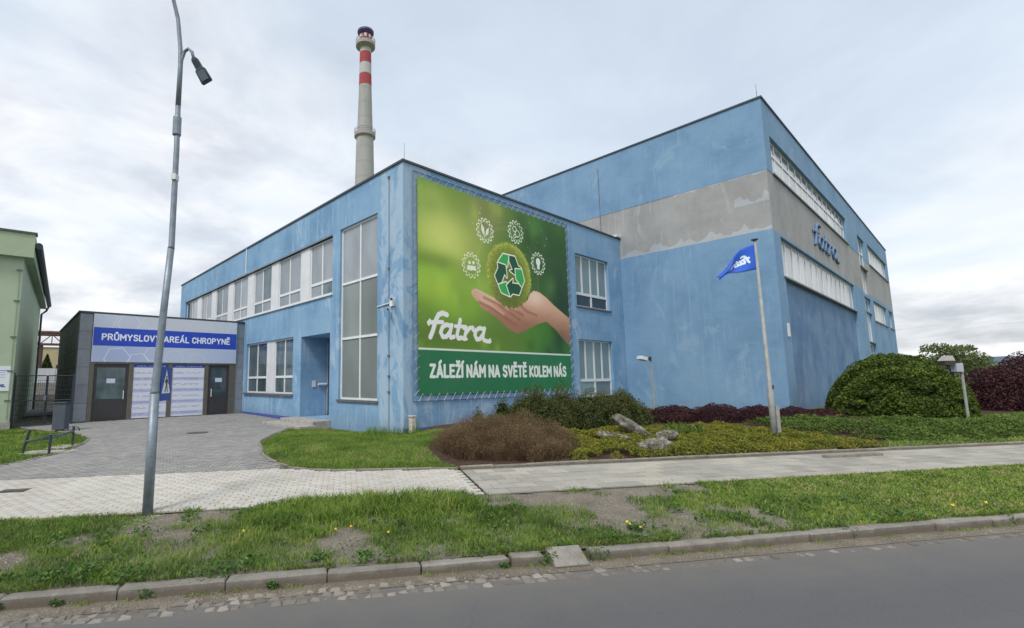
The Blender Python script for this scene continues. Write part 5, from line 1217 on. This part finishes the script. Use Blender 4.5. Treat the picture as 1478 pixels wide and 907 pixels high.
# tall tufts against the corner
s, q = snpts(900, .6, 2.2, 14.2, 15.4); P = topts(s, q); k = (P[:, 0] < XA-.02) | (P[:, 1] < YA-.02); P = P[k & (rng.random(900) < .6)]
joined('wall_foot_grass', [blades(P, rng.uniform(.1, .35, len(P)), .006, rng.uniform(.1, .5, len(P)), rng.uniform(.1, .6, len(P)))], GRASS, label='taller grass tufts at the foot of the blue corner')

def lump_surface(n, c, rx, ry, h, seed=0, lob=.22, power=.5, zmin=0.0, ang=None):
    """points filling the outer shell of a lumpy mound; returns points and outward normals and depth 0..1"""
    a = rng.uniform(0, 2*np.pi, n); ph = np.arcsin(rng.uniform(zmin, 1, n)); d = np.stack([np.cos(a)*np.cos(ph), np.sin(a)*np.cos(ph), np.sin(ph)], 1)
    lump = 1-lob+lob*2*(fbm(d[:, 0]*2.6+seed*7+9, d[:, 1]*2.6+d[:, 2]*2.2+seed*3+9, seed))
    sh = 1-rng.random(n)**2*.28
    pw = np.sign(d)*np.abs(d)**power if power != 1 else d
    pw = pw/np.maximum(np.linalg.norm(pw, axis=1)[:, None], 1e-6)*1.0 if power == 1 else pw
    rad = lump*sh; az_ = za if ang is None else ang
    lx_ = pw[:, 0]*rx*rad; ly_ = pw[:, 1]*ry*rad; ca, sa = math.cos(az_), math.sin(az_)
    P = np.stack([c[0]+lx_*ca-ly_*sa, c[1]+lx_*sa+ly_*ca, c[2]+pw[:, 2]*h*rad], 1)
    nr = np.stack([d[:, 0]*ca-d[:, 1]*sa, d[:, 0]*sa+d[:, 1]*ca, d[:, 2]], 1)
    return P, nr, sh, lump
def twigs(mb, c, rx, ry, h, n, r=.012, ang=None):
    az_ = za if ang is None else ang; ca, sa = math.cos(az_), math.sin(az_)
    for _ in range(n):
        a, k = rnd.uniform(0, 6.28), rnd.uniform(.2, .8); ex, ey = math.cos(a)*rx*k, math.sin(a)*ry*k; zt_ = h*math.sqrt(max(.05, 1-k*k))*.85
        e = Vector((c[0]+ex*ca-ey*sa, c[1]+ex*sa+ey*ca, c[2]+zt_)); b0 = Vector((c[0]+(ex*ca-ey*sa)*.35, c[1]+(ex*sa+ey*ca)*.35, c[2]-.08)); mb.tube([b0, b0.lerp(e, .5)+Vector((0, 0, .06)), e], [r, r*.7, r*.3], 5)
def shrub(name, label, cat, c, lobes, m, n, size, core=(.012, .016, .008), power=1, aspect=.5, group=None, tn=(.45, .18), spikes=0):
    t = thing(name, c, label, cat, group); parts = []
    tot = sum(l[3]*l[4] for l in lobes); mb = MB(); cb = MB()
    for i, (dx_, dy_, zb0, rx, ry, h) in enumerate([(l[0], l[1], l[2], l[3], l[4], l[5]) for l in lobes]):
        cc_ = Vector(c)+ES*dx_+EN*dy_+Vector((0, 0, zb0)); k = max(800, int(n*rx*ry/tot))
        P, nr, sh, lu = lump_surface(k, cc_, rx, ry, h, i+int(cc_.x*3) % 17, power=power)
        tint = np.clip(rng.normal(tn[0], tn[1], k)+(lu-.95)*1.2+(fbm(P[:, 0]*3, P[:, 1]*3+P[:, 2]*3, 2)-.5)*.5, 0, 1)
        parts.append(cards(P, size, tint, nr, aspect, 1.1)); twigs(mb, cc_, rx, ry, h, 14)
        # inner core of large leaf cards in the darkest tints, stops light passing through
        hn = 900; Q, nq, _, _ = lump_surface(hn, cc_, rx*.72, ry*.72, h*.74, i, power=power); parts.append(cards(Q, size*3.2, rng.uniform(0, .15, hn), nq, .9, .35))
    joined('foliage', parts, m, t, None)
    mb.build('branches', BARK, t); return t
def gp(px, py, z=.08):
    p = at(2, z, px, py); p.z = GXY(p.x, p.y); return p
# rusty spirea mass: upright fine twigs with sparse leaves
def spirea():
    s, q = snpts(26000, 1.8, 6.1, 9.8, 13.0)
    e = ((s-3.85)/1.95)**2+((q-11.3)/1.5)**2; k = e < 1.0-.5*fbm(s*2, q*2, 4); s, q, e = s[k], q[k], e[k]
    P = topts(s, q); hh = .56*np.clip(1.1-e, 0.02, 1)**.5*(.25+1.4*fbm(s*2.0, q*2.0, 9))
    n = len(s); t = thing('spirea_shrub', (SN(3.85, 11.3, 0.0)), 'brown twiggy low shrub mass below the banner', 'shrub')
    tone_ = fbm(s*3, q*3, 17)
    tw = blades(P, hh*rng.uniform(.5, 1.1, n)*np.where(rng.random(n) < .06, 1.4, 1), .0034, rng.uniform(.3, 1.1, n), np.clip(tone_-.1+rng.normal(0, .15, n), 0, .8))
    m_ = 90000; idx = rng.integers(0, n, m_); P2 = P[idx].copy(); P2[:, :2] += rng.normal(0, .07, (m_, 2)); fz = rng.uniform(.2, 1.12, m_); P2[:, 2] += hh[idx]*fz
    tt = np.clip(tone_[idx]*.8-.05+.25*(fz-.5)+rng.normal(0, .16, m_)+(rng.random(m_) < .10)*.5, 0, 1)
    joined('foliage', [cards(P2, .030, tt, None, .30)], L_RUST, t, None); joined('twigs', [tw], L_RUST, t, None)
spirea()
def domec(n, rx, ry, h, seed, r=.42):
    rg = random.Random(seed); o_ = []
    for k in range(n):
        a, z = rg.uniform(0, 6.28), rg.uniform(.0, 1)**.9; c_ = (1-z**2.6*.96)**.5
        rr = r*rg.uniform(.65, 1.15); o_.append((math.cos(a)*c_*rx*.93, math.sin(a)*c_*ry*.93, z*h*.86, rr, rr, rr*.85))
    return o_
def clumps(n, sx, sy, h, seed, r=.42, hv_=.3):
    rg = random.Random(seed); o_ = []
    for _ in range(n):
        a, k = rg.uniform(0, 6.28), math.sqrt(rg.random()); x, y = math.cos(a)*k*sx, math.sin(a)*k*sy; e = 1-.22*k**3
        o_.append((x, y, 0, r*rg.uniform(.7, 1.2), r*rg.uniform(.7, 1.2), h*e*rg.uniform(1-hv_, 1.08)))
    return o_
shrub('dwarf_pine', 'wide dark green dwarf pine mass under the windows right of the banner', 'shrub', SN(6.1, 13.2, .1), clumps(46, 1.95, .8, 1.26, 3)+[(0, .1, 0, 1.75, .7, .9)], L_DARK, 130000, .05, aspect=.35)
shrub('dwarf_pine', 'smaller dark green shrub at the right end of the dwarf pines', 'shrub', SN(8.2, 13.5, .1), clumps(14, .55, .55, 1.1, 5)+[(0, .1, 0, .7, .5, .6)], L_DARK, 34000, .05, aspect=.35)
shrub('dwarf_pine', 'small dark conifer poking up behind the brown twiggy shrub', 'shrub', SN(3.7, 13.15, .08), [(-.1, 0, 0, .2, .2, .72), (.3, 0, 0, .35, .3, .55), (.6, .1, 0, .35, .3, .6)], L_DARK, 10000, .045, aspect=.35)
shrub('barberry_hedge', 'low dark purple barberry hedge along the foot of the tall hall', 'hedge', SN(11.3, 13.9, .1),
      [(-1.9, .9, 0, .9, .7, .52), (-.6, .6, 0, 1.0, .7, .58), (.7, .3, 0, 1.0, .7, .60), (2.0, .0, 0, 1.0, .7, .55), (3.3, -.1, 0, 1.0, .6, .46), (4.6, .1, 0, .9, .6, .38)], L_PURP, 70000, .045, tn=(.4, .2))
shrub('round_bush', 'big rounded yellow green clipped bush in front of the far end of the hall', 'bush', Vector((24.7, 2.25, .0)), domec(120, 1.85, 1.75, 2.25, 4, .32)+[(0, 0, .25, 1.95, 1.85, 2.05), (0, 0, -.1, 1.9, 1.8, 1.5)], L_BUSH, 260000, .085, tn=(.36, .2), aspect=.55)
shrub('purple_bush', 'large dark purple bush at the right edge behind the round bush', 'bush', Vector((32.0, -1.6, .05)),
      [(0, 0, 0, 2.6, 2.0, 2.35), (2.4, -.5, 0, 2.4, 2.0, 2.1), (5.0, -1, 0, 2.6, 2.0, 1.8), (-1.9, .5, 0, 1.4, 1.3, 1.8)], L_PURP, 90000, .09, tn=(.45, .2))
# ground covers
def cover(name, n, s0, s1, n0, n1, fn, m, size, hh, label, tn=.5, seed=0):
    s, q = snpts(n, s0, s1, n0, n1); d = fn(s, q); k = d > rng.random(n)*.25; s, q, d = s[k], q[k], d[k]
    P = topts(s, q); top_ = hh*np.clip(d, 0, 1)**.5*(.25+1.4*fbm(s*3.2, q*3.2, seed)); P[:, 2] += top_*(1-rng.random(len(s))**2*.5)
    tint = np.clip(tn+rng.normal(0, .16, len(s))+(fbm(s*4, q*4, seed+2)-.5)*.8, 0, 1)
    o = joined(name, [cards(P, size, tint, np.array([0, 0, 1.]), .35, .8)], m, label=label); return o
def fcov(s, q):
    lo = 9.80; hi = np.interp(s, [4.6, 5.5, 7, 8.5, 10.5, 12.0, 13], [10.8, 12.3, 12.5, 12.6, 12.6, 11.6, 9.9]); x = np.clip(s-(4.75+.12*(q-9.8)), 0, 1)*4
    d = np.minimum(np.minimum((q-lo)*6, (hi-q)*2.5), x); d = np.where((fbm(s*1.5, q*1.5, 33) < .33), 0, d); return d
cover('juniper_cover', 110000, 4.5, 13, 9.8, 12.9, fcov, L_COVER, .055, .19, 'yellow green creeping juniper spreading along the footpath', .5, 3)
def fcov2(s, q):
    hi = np.interp(s, [11.8, 13, 15, 18, 21], [13.2, 13.4, 13.2, 12.2, 11.2])+.5*(fbm(s*1.7, q, 3)-.5); lo = np.interp(s, [11.8, 12.6, 14, 16, 20], [12.4, 11.0, 10.4, 10.1, 10.3])
    d = np.minimum((q-lo)*3, (hi-q)*2.5); return np.where((s > 12) & (s < 20), d*np.clip((fbm(s*1.3, q*1.9, 41)-.34)*6, 0, 1), 0)
cover('leafy_cover', 60000, 11.8, 20, 9.9, 13.6, fcov2, L_GREEN, .075, .24, 'green leafy ground cover right of the flagpole', .45, 7)
def tulips(c0, r_, n, lab):
    a = rng.uniform(0, 6.28, n); rr2 = r_*np.sqrt(rng.random(n)); P = np.stack([c0.x+np.cos(a)*rr2, c0.y+np.sin(a)*rr2*.8, np.zeros(n)], 1); P[:, 2] = G(*toSN(P[:, 0], P[:, 1]))
    t = thing('leafy_perennial', c0, lab, 'plant'); joined('leaves', [blades(P, rng.uniform(.16, .36, n), .02, rng.uniform(.3, .9, n), np.clip(rng.normal(.5, .25, n), 0, 1))], L_GREEN, t, None)
tulips(gp(985, 627), .55, 420, 'bright green leafy clump right of the weathered rock'); tulips(gp(938, 612), .42, 260, 'green leafy clump behind the rock at the floodlight post foot')

# rocks
def rock(c0, ax_, dims, seed, label, tilt=0, tilt2=0):
    bm = []; n1, n2 = 26, 18; V = []; rg = np.random.default_rng(seed)
    for i in range(n2+1):
        th = math.pi*i/n2
        for j in range(n1):
            p_ = 2*math.pi*j/n1; d = np.array([math.sin(th)*math.cos(p_), math.sin(th)*math.sin(p_), math.cos(th)]); d2 = np.sign(d)*np.abs(d)**.5
            rr3 = 1+.6*(float(fbm(d[0]*2.4+seed, d[1]*2.4+d[2]*1.9+seed, seed))-.5)+.30*(float(vnoise(d[0]*5+seed, d[1]*5+d[2]*4, seed))-.5); V.append(d2*rr3*np.array(dims)/2)
    V = np.array(V); ca, sa = math.cos(tilt), math.sin(tilt); V = np.stack([V[:, 0]*ca-V[:, 2]*sa, V[:, 1], V[:, 0]*sa+V[:, 2]*ca], 1)
    ca, sa = math.cos(tilt2), math.sin(tilt2); V = np.stack([V[:, 0], V[:, 1]*ca-V[:, 2]*sa, V[:, 1]*sa+V[:, 2]*ca], 1)
    ca, sa = math.cos(ax_), math.sin(ax_); V = np.stack([V[:, 0]*ca-V[:, 1]*sa, V[:, 0]*sa+V[:, 1]*ca, V[:, 2]], 1)+np.array(c0)
    Fq = [(i*n1+j, i*n1+(j+1) % n1, (i+1)*n1+(j+1) % n1, (i+1)*n1+j) for i in range(n2) for j in range(n1)]
    o = npmesh('rock', V, Fq, ROCK, origin=c0); tag(o, label, 'rock', 'rocks in the planted bed'); return o
va = math.atan2(-hv.y, -hv.x)
p = gp(914, 629, .12); rock(p+Vector((0, 0, .28)), va, (.98, .42, .24), 3, 'long slanting lichen covered rock slab', -.55, .2)
p = gp(946, 639, .12); rock(p+Vector((0, 0, .12)), va+.2, (.70, .45, .42), 5, 'blocky rock with a pale edge at the right of the rock group', .16, .1)
p = gp(890, 632, .12); rock(p+Vector((0, 0, .12)), va-.2, (.85, .4, .20), 8, 'low flat dark rock at the left of the rock group', -.22)
p = gp(962, 633, .12); rock(p+Vector((0, 0, .27)), va+.5, (.46, .36, .20), 12, 'small brown topped rock perched behind the blocky rock', .05)
b = MB(); p = gp(1230, 648, .0); b.obox(p+Vector((0, 0, .05)), ES, EN, (0, 0, 1), .75, .06, .05)
tag(b.build('fallen_kerb_stone', EDGE, origin=p, bevel=.012), 'loose narrow stone lying in the bed beside the footpath', 'stone')

# ---- trees far right, conifer far left, hedge lines
def tree(name, label, base, h, cr, m, n, size, cat='tree', group=None, conic=False, crown_z=.6, flat=.62):
    t = thing(name, base, label, cat, group); base = Vector(base); b = MB(); parts = []
    if conic:
        b.tube([base, base+Vector((0, 0, h*.95))], [h*.03, .02], 7)
        z = rng.random(n)**.8; a = rng.uniform(0, 6.28, n); r_ = cr*(1-z)*(.55+.45*rng.random(n))*(.8+.4*vnoise(a*2, z*9, 3)); P = np.stack([base.x+np.cos(a)*r_, base.y+np.sin(a)*r_, base.z+h*(.08+.92*z)], 1)
        parts.append(cards(P, size, np.clip(rng.normal(.3, .2, n), 0, 1), None, .4))
    else:
        b.tube([base, base+Vector((0, 0, h*.35)), base+Vector((.1, 0, h*.6))], [h*.035, h*.028, h*.015], 8)
        for k in range(9):
            a = k*2.4; e = base+Vector((math.cos(a)*cr*.62, math.sin(a)*cr*.62, h*(crown_z+.18*math.sin(k*1.7)))); s0 = base+Vector((0, 0, h*(.3+.03*k)))
            b.tube([s0, s0.lerp(e, .5)+Vector((0, 0, h*.05)), e], [h*.016, h*.01, .01], 6)
            P, nr, sh, lu = lump_surface(n//9, e, cr*.42, cr*.42, h*.2, k, zmin=-.8); parts.append(cards(P, size, np.clip(rng.normal(.45, .2, len(P))+(lu-.95), 0, 1), nr, .6, 1.2))
        P, nr, sh, lu = lump_surface(n//4, base+Vector((0, 0, h*crown_z)), cr*.8, cr*.8, h*.32, 4, zmin=-.6); parts.append(cards(P, size, np.clip(rng.normal(.4, .2, len(P)), 0, 1), nr, .6, 1.2))
    b.build('trunk', BARK, t); joined('crown', parts, m, t, None); return t
def fbase(px, py, d): p = far(px, py, d); return Vector((p.x, p.y, 0))
tree('broadleaf_tree', 'green broad crowned tree rising behind the round bush and floodlight', fbase(1372, 520, 52), 5.0, 2.4, L_TREE, 3400, .26)
tree('broadleaf_tree', 'smaller green tree at the right end of the distant crowns', fbase(1405, 520, 58), 4.0, 1.9, L_TREE, 2000, .26)
tree('conifer_tree', 'dark conifer beyond the mesh gate', fbase(68, 520, 60), 5.2, 1.8, L_DARK, 5000, .25, conic=True)
for k, (px, d, h_, r_) in enumerate(((1436, 90, 3.2, 3.5), (1466, 100, 3.0, 4), (1320, 80, 4.0, 3))):
    tree('broadleaf_tree', ('low far tree above the purple bush', 'low far tree at the right edge of the photo', 'thin far tree just right of the hall end')[k], fbase(px, 530, d), h_, r_, L_TREE, 4000, .35)
# hills
def hills(name, dist, h, seed, m, a0=-70, a1=70):
    b = MB(); n = 120; base = math.atan2(fw.y, fw.x); pts = []
    for i in range(n+1):
        a = base+R(a0+(a1-a0)*i/n); hh_ = h*(.35+.9*float(fbm(i*.09+seed, seed, seed))); p_ = Vector((math.cos(a), math.sin(a), 0)); pts.append((p_*dist+Vector((0, 0, -2)), p_*(dist*1.12)+Vector((0, 0, hh_)), p_*(dist*1.4)+Vector((0, 0, hh_*.6))))
    for u, v in zip(pts, pts[1:]): b.quad(u[0], v[0], v[1], u[1]); b.quad(u[1], v[1], v[2], u[2])
    o = b.build(name, m, smooth=True); o['kind'] = 'structure'
hills('hills', 2200, 62, 4, simple('hill_haze', (.085, .12, .15), .95, .2, .004), -75, 75)
